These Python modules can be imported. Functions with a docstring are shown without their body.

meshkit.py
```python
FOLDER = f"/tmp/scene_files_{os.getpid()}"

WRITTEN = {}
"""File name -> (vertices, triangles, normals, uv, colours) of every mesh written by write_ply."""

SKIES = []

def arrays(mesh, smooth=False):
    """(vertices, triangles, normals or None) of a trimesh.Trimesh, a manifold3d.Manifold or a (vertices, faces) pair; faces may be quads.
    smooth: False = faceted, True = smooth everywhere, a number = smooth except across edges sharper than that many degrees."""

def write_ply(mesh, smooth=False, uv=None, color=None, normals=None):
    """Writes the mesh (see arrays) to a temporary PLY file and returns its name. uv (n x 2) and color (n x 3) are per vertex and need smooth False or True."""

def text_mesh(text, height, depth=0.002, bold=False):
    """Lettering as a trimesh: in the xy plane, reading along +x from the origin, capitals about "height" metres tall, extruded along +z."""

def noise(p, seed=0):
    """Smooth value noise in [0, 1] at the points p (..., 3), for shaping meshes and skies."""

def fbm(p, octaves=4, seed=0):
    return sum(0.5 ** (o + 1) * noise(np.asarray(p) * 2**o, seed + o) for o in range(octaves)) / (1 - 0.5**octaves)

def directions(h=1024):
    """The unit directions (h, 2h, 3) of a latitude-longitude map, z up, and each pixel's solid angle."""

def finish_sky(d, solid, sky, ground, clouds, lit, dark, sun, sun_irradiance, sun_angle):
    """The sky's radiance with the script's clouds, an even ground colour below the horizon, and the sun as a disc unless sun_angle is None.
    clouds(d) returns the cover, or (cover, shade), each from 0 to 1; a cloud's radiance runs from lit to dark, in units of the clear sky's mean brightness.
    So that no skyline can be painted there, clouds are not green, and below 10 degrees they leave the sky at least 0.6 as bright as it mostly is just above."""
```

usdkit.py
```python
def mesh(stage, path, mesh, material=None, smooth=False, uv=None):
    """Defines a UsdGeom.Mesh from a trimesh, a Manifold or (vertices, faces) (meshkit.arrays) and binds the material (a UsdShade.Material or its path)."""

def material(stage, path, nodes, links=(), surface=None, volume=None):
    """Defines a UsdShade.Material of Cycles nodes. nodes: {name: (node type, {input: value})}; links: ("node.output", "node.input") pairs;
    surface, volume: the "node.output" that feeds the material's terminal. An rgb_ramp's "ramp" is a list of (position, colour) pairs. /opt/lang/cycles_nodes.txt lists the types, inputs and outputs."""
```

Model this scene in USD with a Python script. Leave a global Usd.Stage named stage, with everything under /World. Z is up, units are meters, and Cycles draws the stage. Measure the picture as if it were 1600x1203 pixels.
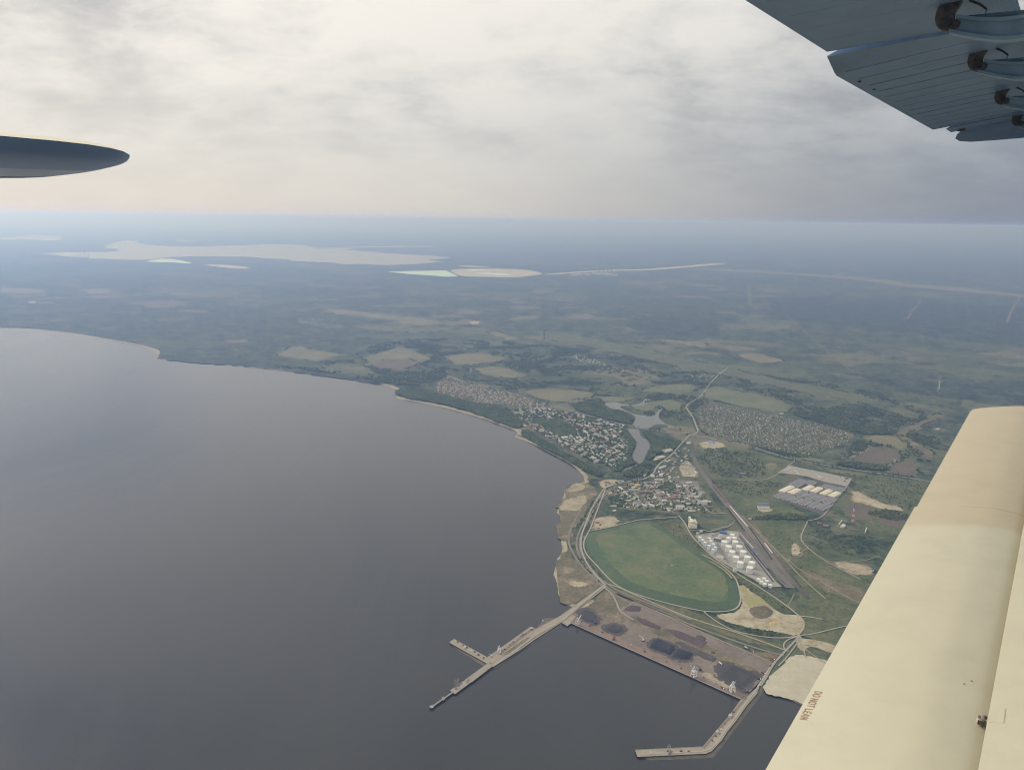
import math, random
import numpy as np, trimesh, shapely
from shapely.geometry import Polygon, LineString, Point, box as sbox
from shapely.ops import unary_union
import usdkit, meshkit
from pxr import Usd, UsdGeom, UsdLux, UsdShade, Gf, Sdf, Vt

stage = Usd.Stage.CreateInMemory()
UsdGeom.Xform.Define(stage, '/World')
UsdGeom.Scope.Define(stage, '/World/Looks')
random.seed(7); RNG = np.random.default_rng(7)

# ---------------------------------------------------------------- camera, sky, sun
ALT = 1300.0; FP = 1200.0                       # flying height; focal length in photo pixels (1600 wide)
PITCH = math.atan((601.5 - 343) / FP); ROLL = 0.0133
cf = np.array([0, math.cos(PITCH), -math.sin(PITCH)]); _r = np.array([1., 0, 0]); _u = np.cross(_r, cf)
cr = _r * math.cos(ROLL) + _u * math.sin(ROLL); cu = np.cross(cr, cf)
CAM = np.array([0, 0, ALT])
cam = UsdGeom.Camera.Define(stage, '/World/camera')
mt = np.eye(4); mt[0, :3] = cr; mt[1, :3] = cu; mt[2, :3] = -cf; mt[3, :3] = CAM
cam.AddTransformOp().Set(Gf.Matrix4d(mt.tolist()))
cam.CreateHorizontalApertureAttr(36.0); cam.CreateVerticalApertureAttr(27.07)
cam.CreateFocalLengthAttr(36.0 * FP / 1600)
cam.CreateClippingRangeAttr(Gf.Vec2f(0.1, 400000))
cam.GetPrim().CreateAttribute('exposure', Sdf.ValueTypeNames.Float).Set(0.32)

SUN_AZ, SUN_EL = math.radians(-48), math.radians(34)     # azimuth from +y towards +x: ahead and to the left
sd = np.array([math.sin(SUN_AZ) * math.cos(SUN_EL), math.cos(SUN_AZ) * math.cos(SUN_EL), math.sin(SUN_EL)])
STR = 0.1
N = {
 'tc': ('texture_coordinate', {}), 'xyz': ('separate_xyz', {}),
 'sky': ('sky_texture', {'sky_type': 'single_scattering', 'sun_disc': False, 'sun_elevation': SUN_EL, 'sun_rotation': SUN_AZ}),
 # cloud deck seen in perspective: direction / (z + c)
 'zc': ('math', {'math_type': 'maximum', 'value2': 0.0}), 'zp': ('math', {'math_type': 'add', 'value2': 0.32}),
 'px': ('math', {'math_type': 'divide'}), 'py': ('math', {'math_type': 'divide'}), 'pv': ('combine_xyz', {}),
 'mp': ('mapping', {'scale': (1.35, 1.75, 1.0), 'rotation': (0, 0, 0.30), 'location': (3.1, 1.7, 0.4)}),
 'n1': ('noise_texture', {'scale': 0.70, 'detail': 9.0, 'roughness': 0.56, 'distortion': 0.12}),
 'n2': ('noise_texture', {'scale': 2.9, 'detail': 9.0, 'roughness': 0.62, 'distortion': 0.15}),
 'nm': ('math', {'math_type': 'multiply', 'value2': 0.42}), 'ns': ('math', {'math_type': 'multiply_add', 'value2': 0.58}),
 'cl': ('rgb_ramp', {'ramp': [(0.41, (0.60, 0.61, 0.62)), (0.46, (0.74, 0.74, 0.74)), (0.50, (0.88, 0.88, 0.87)), (0.535, (0.975, 0.965, 0.94)), (0.59, (1.08, 1.06, 1.02))]}),
 # brightness around the sun
 'dot': ('vector_math', {'math_type': 'dot_product', 'vector2': tuple(sd)}),
 'az': ('vector_math', {'math_type': 'dot_product', 'vector2': (math.sin(SUN_AZ), math.cos(SUN_AZ), 0.0)}),
 'sr': ('rgb_ramp', {'ramp': [(0.0, (4.1, 4.4, 5.0)), (0.5, (4.7, 4.8, 5.0)), (0.72, (5.5, 5.4, 5.2)), (0.9, (6.5, 6.2, 5.75)), (1.0, (7.2, 6.75, 6.1))]}),
 'sm': ('map_range', {'from_min': -1.0, 'from_max': 1.0, 'to_min': 0.0, 'to_max': 1.0, 'clamp': True}),
 # veil low over the horizon: warm towards the sun, rain-grey away from it
 'am': ('map_range', {'from_min': -1.0, 'from_max': 1.0, 'to_min': 0.0, 'to_max': 1.0, 'clamp': True}),
 'hr': ('rgb_ramp', {'ramp': [(0.0, (1.2, 1.5, 2.15)), (0.42, (1.2, 1.55, 2.25)), (0.57, (1.75, 2.05, 2.7)), (0.68, (2.6, 2.8, 3.2)), (0.77, (4.2, 4.2, 4.25)), (0.85, (5.5, 5.3, 5.1)), (0.94, (6.2, 5.85, 5.4)), (1.0, (6.3, 5.9, 5.35))]}),
 'hz': ('map_range', {'range_type': 'smoothstep', 'from_min': 0.0, 'from_max': 0.23, 'to_min': 0.92, 'to_max': 0.0, 'clamp': True}),
 'cm': ('mix_color', {'blend_type': 'multiply', 'fac': 1.0, 'use_clamp': False}),
 'cv': ('mix_color', {'blend_type': 'mix', 'use_clamp': False}),
 'mx': ('mix_color', {'blend_type': 'mix', 'fac': 0.92, 'use_clamp': False}),
 'zb': ('map_range', {'from_min': 0.0, 'from_max': 1.0, 'to_min': 0.90, 'to_max': 1.75, 'clamp': True}),      # an overcast sky brightens towards the zenith
 'zv': ('vector_math', {'math_type': 'scale'}),
 'bg': ('background_shader', {'strength': STR}),
}
LK = [('tc.generated', 'xyz.vector'), ('xyz.z', 'zc.value1'), ('zc.value', 'zp.value1'), ('xyz.x', 'px.value1'), ('zp.value', 'px.value2'), ('xyz.y', 'py.value1'), ('zp.value', 'py.value2'),
      ('px.value', 'pv.x'), ('py.value', 'pv.y'), ('pv.vector', 'mp.vector'), ('mp.vector', 'n1.vector'), ('mp.vector', 'n2.vector'),
      ('n2.fac', 'nm.value1'), ('n1.fac', 'ns.value1'), ('nm.value', 'ns.value3'), ('ns.value', 'cl.fac'),
      ('tc.generated', 'dot.vector1'), ('tc.generated', 'az.vector1'), ('dot.value', 'sm.value'), ('sm.result', 'sr.fac'), ('az.value', 'am.value'), ('am.result', 'hr.fac'),
      ('zc.value', 'hz.value'), ('sr.color', 'cm.a'), ('cl.color', 'cm.b'), ('cm.result', 'cv.a'), ('hr.color', 'cv.b'), ('hz.result', 'cv.fac'),
      ('sky.color', 'mx.a'), ('zc.value', 'zb.value'), ('cv.result', 'zv.vector1'), ('zb.result', 'zv.scale'), ('zv.vector', 'mx.b'), ('mx.result', 'bg.color')]
skymat = usdkit.material(stage, '/World/Looks/sky_look', N, LK, surface='bg.background')
dome = UsdLux.DomeLight.Define(stage, '/World/sky')
UsdShade.MaterialBindingAPI.Apply(dome.GetPrim()).Bind(skymat)
sun = UsdLux.DistantLight.Define(stage, '/World/sun')
sun.CreateNormalizeAttr(True) if hasattr(sun, 'CreateNormalizeAttr') else None
sun.GetPrim().CreateAttribute('inputs:normalize', Sdf.ValueTypeNames.Bool).Set(True)
sun.CreateIntensityAttr(0.4); sun.CreateAngleAttr(12.0); sun.CreateColorAttr(Gf.Vec3f(1.0, 0.95, 0.86))
zx = sd; xx = np.cross([0, 0, 1.], zx); xx /= np.linalg.norm(xx); yx = np.cross(zx, xx)
ms = np.eye(4); ms[0, :3] = xx; ms[1, :3] = yx; ms[2, :3] = zx
sun.AddTransformOp().Set(Gf.Matrix4d(ms.tolist()))
for p_, k_ in ((dome, 'sky'),):
    p_.GetPrim().SetCustomDataByKey('kind', 'structure')

HAZE_DENSITY, HAZE_COLOR, HAZE_ANISO = 8.2e-5, (0.28, 0.44, 1.0), 0.72

# ---------------------------------------------------------------- helpers
USED = {}
def numbered(name, parent='/World'):
    k = (parent, name); n = USED.get(k, 0); USED[k] = n + 1
    return f'{parent}/{name}' if n == 0 else f'{parent}/{name}_{n:03d}'
def tag(o, label=None, cat=None, group=None, kind=None):
    o = o.GetPrim() if hasattr(o, 'GetPrim') else o
    for k, v in (('label', label), ('category', cat), ('group', group), ('kind', kind)):
        if v: o.SetCustomDataByKey(k, v)
    return o
def obj(name, mesh, m, parent=None, smooth=False, label=None):
    base = str(parent.GetPath()) if parent is not None else '/World'
    o = usdkit.mesh(stage, numbered(name, base), mesh, m, smooth).GetPrim()
    if label: o.SetCustomDataByKey('label', label)
    return o
def thing(name, label, cat, loc=(0, 0, 0), rz=0.0, group=None):
    x = UsdGeom.Xform.Define(stage, numbered(name)); x.AddTranslateOp().Set(Gf.Vec3d(*map(float, loc))); x.AddRotateZOp().Set(math.degrees(rz))
    return tag(x, label, cat, group)
def dup(root, loc, rz, label, group=None):
    was = root.GetCustomData(); base = root.GetName(); base = base[:-4] if base[-4:-3] == '_' and base[-3:].isdigit() else base
    r = thing(base, label, was['category'], loc, rz, group or was.get('group'))
    r.GetReferences().AddInternalReference(root.GetPath()); r.SetInstanceable(True)
    return r
def ray(px, py):
    d = cf * FP + cr * (px - 800) - cu * (py - 601.5); return d / np.linalg.norm(d)
def G(px, py, z=3.0):                                     # where the line of sight of a surveyed photo point meets the level z
    d = ray(px, py); t = (z - ALT) / d[2]; return CAM + t * d
def XY(pts, z=3.0): return np.array([G(x, y, z)[:2] for x, y in pts])
def zpts(x0, y0, s, pts): return [(x0 + a / s, y0 + b / s) for a, b in pts]
def chaikin(p, n=2, closed=True):
    p = np.asarray(p, float)
    for _ in range(n):
        if closed:
            q = np.roll(p, -1, 0); p = np.stack([.75 * p + .25 * q, .25 * p + .75 * q], 1).reshape(-1, 2)
        else:
            a, b = p[:-1], p[1:]; m = np.stack([.75 * a + .25 * b, .25 * a + .75 * b], 1).reshape(-1, 2); p = np.vstack([p[:1], m, p[-1:]])
    return p
def rough_edge(p, amp, step, seed=0):
    """Breaks a drawn outline into an uneven natural one."""
    p = np.asarray(p, float); ring = LineString(np.vstack([p, p[:1]])); n = int(min(600, max(8, ring.length / step)))
    q = np.array([ring.interpolate(t, normalized=True).coords[0] for t in np.linspace(0, 1, n, endpoint=False)])
    s = np.column_stack([q / (step * 3.0), np.full(n, seed * 7.3)])
    off = np.stack([meshkit.fbm(s, 3, seed) - .5, meshkit.fbm(s + 31.7, 3, seed + 5) - .5], 1) * 2 * amp
    return q + off
def polys(g):
    if g.is_empty: return []
    if g.geom_type == 'Polygon': return [g]
    return [x for x in getattr(g, 'geoms', []) if x.geom_type == 'Polygon' and x.area > 1e-6]
def flat(g, z):
    V, F, n = [], [], 0
    for p in polys(g):
        v, f = trimesh.creation.triangulate_polygon(p, engine='earcut')
        V.append(np.column_stack([v, np.full(len(v), z)])); F.append(np.asarray(f) + n); n += len(v)
    v, f = np.vstack(V), np.vstack(F)
    a = v[f]; c = np.cross(a[:, 1] - a[:, 0], a[:, 2] - a[:, 0])[:, 2]
    f = np.where((c < 0)[:, None], f[:, ::-1], f)
    return trimesh.Trimesh(v, f, process=False)
def poly(pts, z=3.0, smooth=0, amp=0, step=20, seed=0):
    p = XY(pts, z)
    if smooth: p = chaikin(p, smooth)
    if amp: p = rough_edge(p, amp, step, seed)
    g = Polygon(p)
    return g if g.is_valid else g.buffer(0)
def ragged(g, seed, amp=0.16, res=58):
    """Lets woods bite into an outline: its edge wanders and a few islands stay out."""
    x0, y0, x1, y1 = g.bounds; sz = math.sqrt(g.area); c = max(x1 - x0, y1 - y0) / res; m = 4 * c
    xs, ys = np.arange(x0 - m, x1 + m, c), np.arange(y0 - m, y1 + m, c); X, Y = np.meshgrid(xs, ys); P = shapely.points(X.ravel(), Y.ravel())
    d = shapely.distance(g.boundary, P) * np.where(shapely.contains(g, P), 1, -1)
    w = min(sz * .22, 260.0); q = np.stack([X.ravel() / w, Y.ravel() / w, np.full(X.size, seed * 3.7)], -1)
    n = (meshkit.fbm(q, 4, seed) - .5) * 2; n2 = (meshkit.fbm(q * [2.6, 2.6, 1], 3, seed + 9) - .5) * 2
    k = np.clip(d + amp * sz * (.8 * n + .5 * n2), -1e9, 1e9) > 0
    k = k & (d > -amp * sz * .5)
    r = unary_union(shapely.box(X.ravel()[k] - c / 2, Y.ravel()[k] - c / 2, X.ravel()[k] + c / 2, Y.ravel()[k] + c / 2)) if k.any() else g
    r = r.buffer(c * .7, quad_segs=2).buffer(-c * 1.3, quad_segs=2).buffer(c * .6, quad_segs=2).simplify(c * .18)
    return r if not r.is_empty else g
def ribbon(pts, w, z=3.0, smooth=2):
    p = chaikin(XY(pts, z), smooth, False) if smooth else XY(pts, z)
    return LineString(p).buffer(w / 2, cap_style='flat', join_style='round', quad_segs=2)
def ramp_between(outer, inner, z0, z1):
    """Ring of ground sloping from z0 on the outer line to z1 on the inner one."""
    V, F, n = [], [], 0
    for p in polys(outer.difference(inner)):
        v, f = trimesh.creation.triangulate_polygon(p, engine='earcut')
        d = np.array([outer.boundary.distance(Point(q)) for q in v])
        V.append(np.column_stack([v, np.where(d < 0.05, z0, z1)])); F.append(np.asarray(f) + n); n += len(v)
    v, f = np.vstack(V), np.vstack(F); a = v[f]; c = np.cross(a[:, 1] - a[:, 0], a[:, 2] - a[:, 0])[:, 2]
    return trimesh.Trimesh(v, np.where((c < 0)[:, None], f[:, ::-1], f), process=False)
def heap(g, z, h, slope, jag=0.15, cell=9.0, seed=0):
    """A pile with sloping sides and an uneven top over the outline g."""
    x0, y0, x1, y1 = g.bounds; xs, ys = np.arange(x0 - cell, x1 + 2 * cell, cell), np.arange(y0 - cell, y1 + 2 * cell, cell)
    X, Y = np.meshgrid(xs, ys); P = shapely.points(X.ravel(), Y.ravel())
    d = np.where(shapely.contains(g, P), shapely.distance(g.boundary, P), -shapely.distance(g.boundary, P)).reshape(X.shape)
    nn = meshkit.fbm(np.stack([X / 35, Y / 35, np.full_like(X, seed)], -1), 4, seed)
    Z = z + np.clip(d * slope, -0.8, h * (1 - jag + 2 * jag * nn)) + np.where(d > 0, (nn - .5) * 2 * jag * h * np.clip(d * slope / h, 0, 1), 0)
    i, j = np.meshgrid(np.arange(len(ys) - 1), np.arange(len(xs) - 1), indexing='ij'); k = i * len(xs) + j
    keep = np.maximum.reduce([d[:-1, :-1], d[1:, :-1], d[:-1, 1:], d[1:, 1:]]) > 0
    k = k[keep]; w = len(xs); f = np.vstack([np.stack([k, k + 1, k + w + 1], 1), np.stack([k, k + w + 1, k + w], 1)])
    t = trimesh.Trimesh(np.stack([X, Y, Z], -1).reshape(-1, 3), f, process=False); t.remove_unreferenced_vertices(); return t
def bx(x0, x1, y0, y1, z0, z1):
    m = trimesh.creation.box([x1 - x0, y1 - y0, z1 - z0]); m.apply_translation([(x0 + x1) / 2, (y0 + y1) / 2, (z0 + z1) / 2]); return m
def beam(a, b, w, h=None):
    a, b = np.asarray(a, float), np.asarray(b, float); d = b - a; L = np.linalg.norm(d); d /= L
    s = np.cross(d, [0, 0, 1.]) if abs(d[2]) < .95 else np.cross(d, [0, 1., 0]); s /= np.linalg.norm(s); t = np.cross(s, d)
    m = trimesh.creation.box([w, h or w, L]); T = np.eye(4); T[:3, 0], T[:3, 1], T[:3, 2], T[:3, 3] = s, t, d, (a + b) / 2
    m.apply_transform(T)
    if np.linalg.det(T[:3, :3]) < 0: m.invert()
    return m
def cyl(r, z0, z1, x=0, y=0, n=24, r2=None):
    a = np.arange(n) * 2 * np.pi / n; c = np.stack([np.cos(a), np.sin(a)], 1); r2 = r if r2 is None else r2
    v = np.vstack([np.column_stack([c * r + [x, y], np.full(n, z0)]), np.column_stack([c * r2 + [x, y], np.full(n, z1)]), [[x, y, z0], [x, y, z1]]])
    i = np.arange(n); j = (i + 1) % n
    f = np.vstack([np.stack([i, j, n + j], 1), np.stack([i, n + j, n + i], 1), np.stack([n + i, n + j, np.full(n, 2 * n + 1)], 1), np.stack([j, i, np.full(n, 2 * n)], 1)])
    return trimesh.Trimesh(v, f, process=False)
def join(*ms): return trimesh.util.concatenate([m for m in ms])
def prism(g, z0, z1):
    m = join(*[trimesh.creation.extrude_polygon(p, z1 - z0, engine='earcut') for p in polys(g)]); m.apply_translation([0, 0, z0]); return m

# ---------------------------------------------------------------- materials
def ground_mat(name, stops, s1, s2, w=0.6, rough=0.95, bump=0.0, bdist=4.0, stretch=None, detail=6.0, s3=None, w3=0.0, spec=0.2):
    n = {'g': ('geometry', {}), 'a': ('noise_texture', {'scale': 1.0 / s1, 'detail': detail, 'roughness': 0.6}), 'b': ('noise_texture', {'scale': 1.0 / s2, 'detail': 5.0, 'roughness': 0.65}),
         'm': ('math', {'math_type': 'multiply', 'value2': 1 - w}), 'c': ('math', {'math_type': 'multiply_add', 'value2': w}),
         'r': ('rgb_ramp', {'ramp': stops}), 'p': ('principled_bsdf', {'roughness': rough, 'specular_ior_level': spec})}
    l = [('b.fac', 'm.value1'), ('a.fac', 'c.value1'), ('m.value', 'c.value3'), ('c.value', 'r.fac'), ('r.color', 'p.base_color')]
    src = 'g.position'
    if stretch:
        n['mp'] = ('mapping', {'scale': stretch[:3], 'rotation': (0, 0, stretch[3])}); l.append(('g.position', 'mp.vector')); src = 'mp.vector'
    l += [(src, 'a.vector'), (src, 'b.vector')]
    if bump:
        n['bm'] = ('bump', {'strength': bump, 'distance': bdist}); l += [('b.fac', 'bm.height'), ('bm.normal', 'p.normal')]
    return usdkit.material(stage, '/World/Looks/' + name, n, l, surface='p.BSDF')
def plain(name, col, rough=0.6, var=0.12, s=6.0, metal=0.0, spec=0.5):
    c = np.array(col); lo, hi = c * (1 - var), np.minimum(c * (1 + var), 1)
    return usdkit.material(stage, '/World/Looks/' + name, {'g': ('geometry', {}), 'a': ('noise_texture', {'scale': 1.0 / s, 'detail': 5.0}), 'r': ('rgb_ramp', {'ramp': [(0.3, tuple(lo)), (0.7, tuple(hi))]}),
        'p': ('principled_bsdf', {'roughness': rough, 'metallic': metal, 'specular_ior_level': spec})}, [('g.position', 'a.vector'), ('a.fac', 'r.fac'), ('r.color', 'p.base_color')], surface='p.BSDF')

# the countryside: woods, clearings and meadows in a mosaic of several sizes
def country_mat():
    n = {'g': ('geometry', {}),
         'mp': ('mapping', {'scale': (1, 1, 1), 'rotation': (0, 0, 0.5)}),
         'big': ('noise_texture', {'scale': 1 / 2600.0, 'detail': 6.0, 'roughness': 0.62, 'distortion': 0.3}),
         'mid': ('noise_texture', {'scale': 1 / 420.0, 'detail': 6.0, 'roughness': 0.65}),
         'vor': ('voronoi_texture', {'scale': 1 / 520.0, 'metric': 'manhattan', 'randomness': 0.9}),
         'vs': ('separate_color', {}),
         'fine': ('noise_texture', {'scale': 1 / 38.0, 'detail': 5.0, 'roughness': 0.8}),
         'clump': ('noise_texture', {'scale': 1 / 190.0, 'detail': 6.0, 'roughness': 0.75}),
         'small': ('noise_texture', {'scale': 1 / 170.0, 'detail': 5.0, 'roughness': 0.6, 'distortion': 0.4}), 'so': ('map_range', {'range_type': 'smoothstep', 'from_min': 0.55, 'from_max': 0.63, 'to_min': 0, 'to_max': 0.75, 'clamp': True}), 'omax': ('math', {'math_type': 'maximum'}), 'hol': ('map_range', {'range_type': 'smoothstep', 'from_min': 0.36, 'from_max': 0.43, 'to_min': 0, 'to_max': 1, 'clamp': True}), 'om': ('math', {'math_type': 'multiply'}),
         'm1': ('math', {'math_type': 'multiply', 'value2': 0.34}), 'm2': ('math', {'math_type': 'multiply_add', 'value2': 0.46}), 'm3': ('math', {'math_type': 'multiply', 'value2': 0.20}), 'm4': ('math', {'math_type': 'add'}),
         'open': ('map_range', {'range_type': 'smoothstep', 'from_min': 0.500, 'from_max': 0.585, 'to_min': 0, 'to_max': 1, 'clamp': True}),
         'fr': ('math', {'math_type': 'multiply_add', 'value2': 0.5}), 'fm': ('math', {'math_type': 'multiply', 'value2': 0.5}),
         'wood': ('rgb_ramp', {'ramp': [(0.37, (0.026, 0.042, 0.032)), (0.44, (0.048, 0.070, 0.050)), (0.50, (0.080, 0.104, 0.074)), (0.56, (0.12, 0.14, 0.096)), (0.64, (0.195, 0.195, 0.14))]}),
         'mead': ('rgb_ramp', {'ramp': [(0.1, (0.085, 0.112, 0.066)), (0.4, (0.115, 0.138, 0.084)), (0.62, (0.145, 0.155, 0.10)), (0.82, (0.19, 0.18, 0.13)), (1.0, (0.155, 0.138, 0.108))]}),
         'mm': ('math', {'math_type': 'multiply_add', 'value2': 0.65}), 'mq': ('math', {'math_type': 'multiply', 'value2': 0.35}),
         'mix': ('mix_color', {'blend_type': 'mix'}), 'bm': ('bump', {'strength': 0.9, 'distance': 9.0}), 'p': ('principled_bsdf', {'roughness': 1.0, 'specular_ior_level': 0.05})}
    l = [('g.position', 'mp.vector')] + [('mp.vector', k + '.vector') for k in ('big', 'mid', 'vor', 'fine', 'clump', 'small')]
    l += [('vor.color', 'vs.color'), ('mid.fac', 'm1.value1'), ('big.fac', 'm2.value1'), ('m1.value', 'm2.value3'), ('vs.r', 'm3.value1'), ('m2.value', 'm4.value1'), ('m3.value', 'm4.value2'), ('m4.value', 'open.value'),
          ('fine.fac', 'fm.value1'), ('clump.fac', 'fr.value1'), ('fm.value', 'fr.value3'), ('fr.value', 'wood.fac'), ('vs.g', 'mm.value1'), ('clump.fac', 'mq.value1'), ('mq.value', 'mm.value3'), ('mm.value', 'mead.fac'),
          ('small.fac', 'so.value'), ('small.fac', 'hol.value'), ('open.result', 'om.value1'), ('hol.result', 'om.value2'), ('om.value', 'omax.value1'), ('so.result', 'omax.value2'), ('omax.value', 'mix.fac'), ('wood.color', 'mix.a'), ('mead.color', 'mix.b'), ('mix.result', 'p.base_color'), ('fr.value', 'bm.height'), ('bm.normal', 'p.normal')]
    return usdkit.material(stage, '/World/Looks/countryside', n, l, surface='p.BSDF')
COUNTRY = country_mat()
WOOD = ground_mat('wood_floor', [(0.3, (0.020, 0.033, 0.018)), (0.5, (0.038, 0.060, 0.032)), (0.7, (0.07, 0.095, 0.048))], 60, 14, 0.45, bump=0.9, bdist=7)
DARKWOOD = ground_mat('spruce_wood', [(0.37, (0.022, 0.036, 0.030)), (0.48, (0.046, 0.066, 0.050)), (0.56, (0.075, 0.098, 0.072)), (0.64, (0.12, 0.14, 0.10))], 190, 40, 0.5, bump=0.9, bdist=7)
CROWN = ground_mat('tree_crowns', [(0.32, (0.032, 0.055, 0.032)), (0.44, (0.062, 0.092, 0.050)), (0.54, (0.098, 0.130, 0.070)), (0.68, (0.16, 0.18, 0.10))], 80, 9, 0.5)
BARK = plain('bark', (0.09, 0.075, 0.06), 0.9)
PALEG = ground_mat('pale_meadow', [(0.34, (0.115, 0.138, 0.085)), (0.5, (0.145, 0.162, 0.10)), (0.66, (0.19, 0.195, 0.125))], 220, 30, 0.6)
MEADOW = ground_mat('meadow', [(0.34, (0.075, 0.098, 0.058)), (0.5, (0.115, 0.132, 0.082)), (0.66, (0.175, 0.175, 0.115))], 160, 25, 0.55)
STRAW = ground_mat('dry_field', [(0.3, (0.115, 0.125, 0.075)), (0.45, (0.16, 0.16, 0.10)), (0.58, (0.20, 0.19, 0.125)), (0.72, (0.25, 0.23, 0.155))], 200, 30, 0.6)
PLOUGH = ground_mat('ploughed_field', [(0.3, (0.105, 0.095, 0.08)), (0.5, (0.135, 0.12, 0.10)), (0.7, (0.175, 0.15, 0.125))], 240, 30, 0.6)
SCRUB = ground_mat('scrub', [(0.34, (0.050, 0.070, 0.040)), (0.44, (0.095, 0.112, 0.064)), (0.54, (0.14, 0.14, 0.088)), (0.66, (0.22, 0.195, 0.14))], 120, 16, 0.5, bump=0.5, bdist=2)
HEATH = ground_mat('brown_heath', [(0.30, (0.075, 0.085, 0.055)), (0.43, (0.125, 0.12, 0.082)), (0.54, (0.185, 0.162, 0.115)), (0.64, (0.29, 0.25, 0.18)), (0.76, (0.42, 0.37, 0.27))], 85, 13, 0.55)
GREENSCRUB = ground_mat('green_scrub', [(0.34, (0.040, 0.062, 0.036)), (0.44, (0.080, 0.105, 0.058)), (0.52, (0.115, 0.132, 0.076)), (0.60, (0.155, 0.16, 0.10)), (0.70, (0.23, 0.21, 0.145))], 130, 16, 0.5, bump=0.6, bdist=3)
SAND = ground_mat('sand', [(0.34, (0.23, 0.20, 0.145)), (0.5, (0.36, 0.315, 0.235)), (0.70, (0.48, 0.43, 0.33))], 60, 10, 0.5)
BEACHSAND = ground_mat('beach_sand', [(0.3, (0.36, 0.335, 0.265)), (0.5, (0.45, 0.42, 0.335)), (0.72, (0.54, 0.50, 0.40))], 90, 12, 0.6)
SHORE = ground_mat('shore_sand', [(0.34, (0.19, 0.17, 0.125)), (0.45, (0.29, 0.255, 0.19)), (0.57, (0.39, 0.345, 0.26)), (0.72, (0.50, 0.45, 0.34))], 70, 14, 0.5)
QUARRY = ground_mat('pale_earth', [(0.32, (0.17, 0.14, 0.095)), (0.42, (0.30, 0.255, 0.18)), (0.54, (0.40, 0.36, 0.27)), (0.70, (0.50, 0.465, 0.365))], 55, 12, 0.55)
ORE = ground_mat('red_brown_yard', [(0.3, (0.145, 0.122, 0.11)), (0.5, (0.20, 0.17, 0.152)), (0.7, (0.265, 0.23, 0.205))], 110, 12, 0.55)
QUAYTOP = ground_mat('reddish_quay', [(0.3, (0.175, 0.135, 0.115)), (0.5, (0.225, 0.178, 0.152)), (0.7, (0.28, 0.225, 0.19))], 80, 8, 0.5)
COALSPREAD = ground_mat('coal_spread', [(0.3, (0.05, 0.05, 0.058)), (0.5, (0.07, 0.069, 0.077)), (0.7, (0.10, 0.096, 0.10))], 40, 8, 0.5, bump=0.4, bdist=1.0)
COAL = ground_mat('coal', [(0.3, (0.032, 0.036, 0.050)), (0.5, (0.046, 0.052, 0.068)), (0.7, (0.075, 0.08, 0.095))], 40, 6, 0.5, bump=0.6, bdist=1.5)
COALDUST = ground_mat('coal_dust', [(0.3, (0.07, 0.064, 0.066)), (0.5, (0.10, 0.09, 0.088)), (0.7, (0.14, 0.123, 0.118))], 60, 9, 0.5)
PURPLE = ground_mat('purple_ore', [(0.3, (0.075, 0.058, 0.072)), (0.5, (0.105, 0.082, 0.096)), (0.7, (0.14, 0.112, 0.12))], 60, 9, 0.5)
FLANK = ground_mat('mown_slope', [(0.34, (0.062, 0.104, 0.064)), (0.5, (0.082, 0.124, 0.074)), (0.66, (0.115, 0.145, 0.088))], 110, 16, 0.55)
PLATEAU = ground_mat('dry_plateau_grass', [(0.34, (0.074, 0.116, 0.064)), (0.43, (0.100, 0.142, 0.076)), (0.52, (0.130, 0.162, 0.086)), (0.61, (0.17, 0.17, 0.10)), (0.72, (0.24, 0.21, 0.14))], 120, 18, 0.58, detail=8.0)
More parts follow.
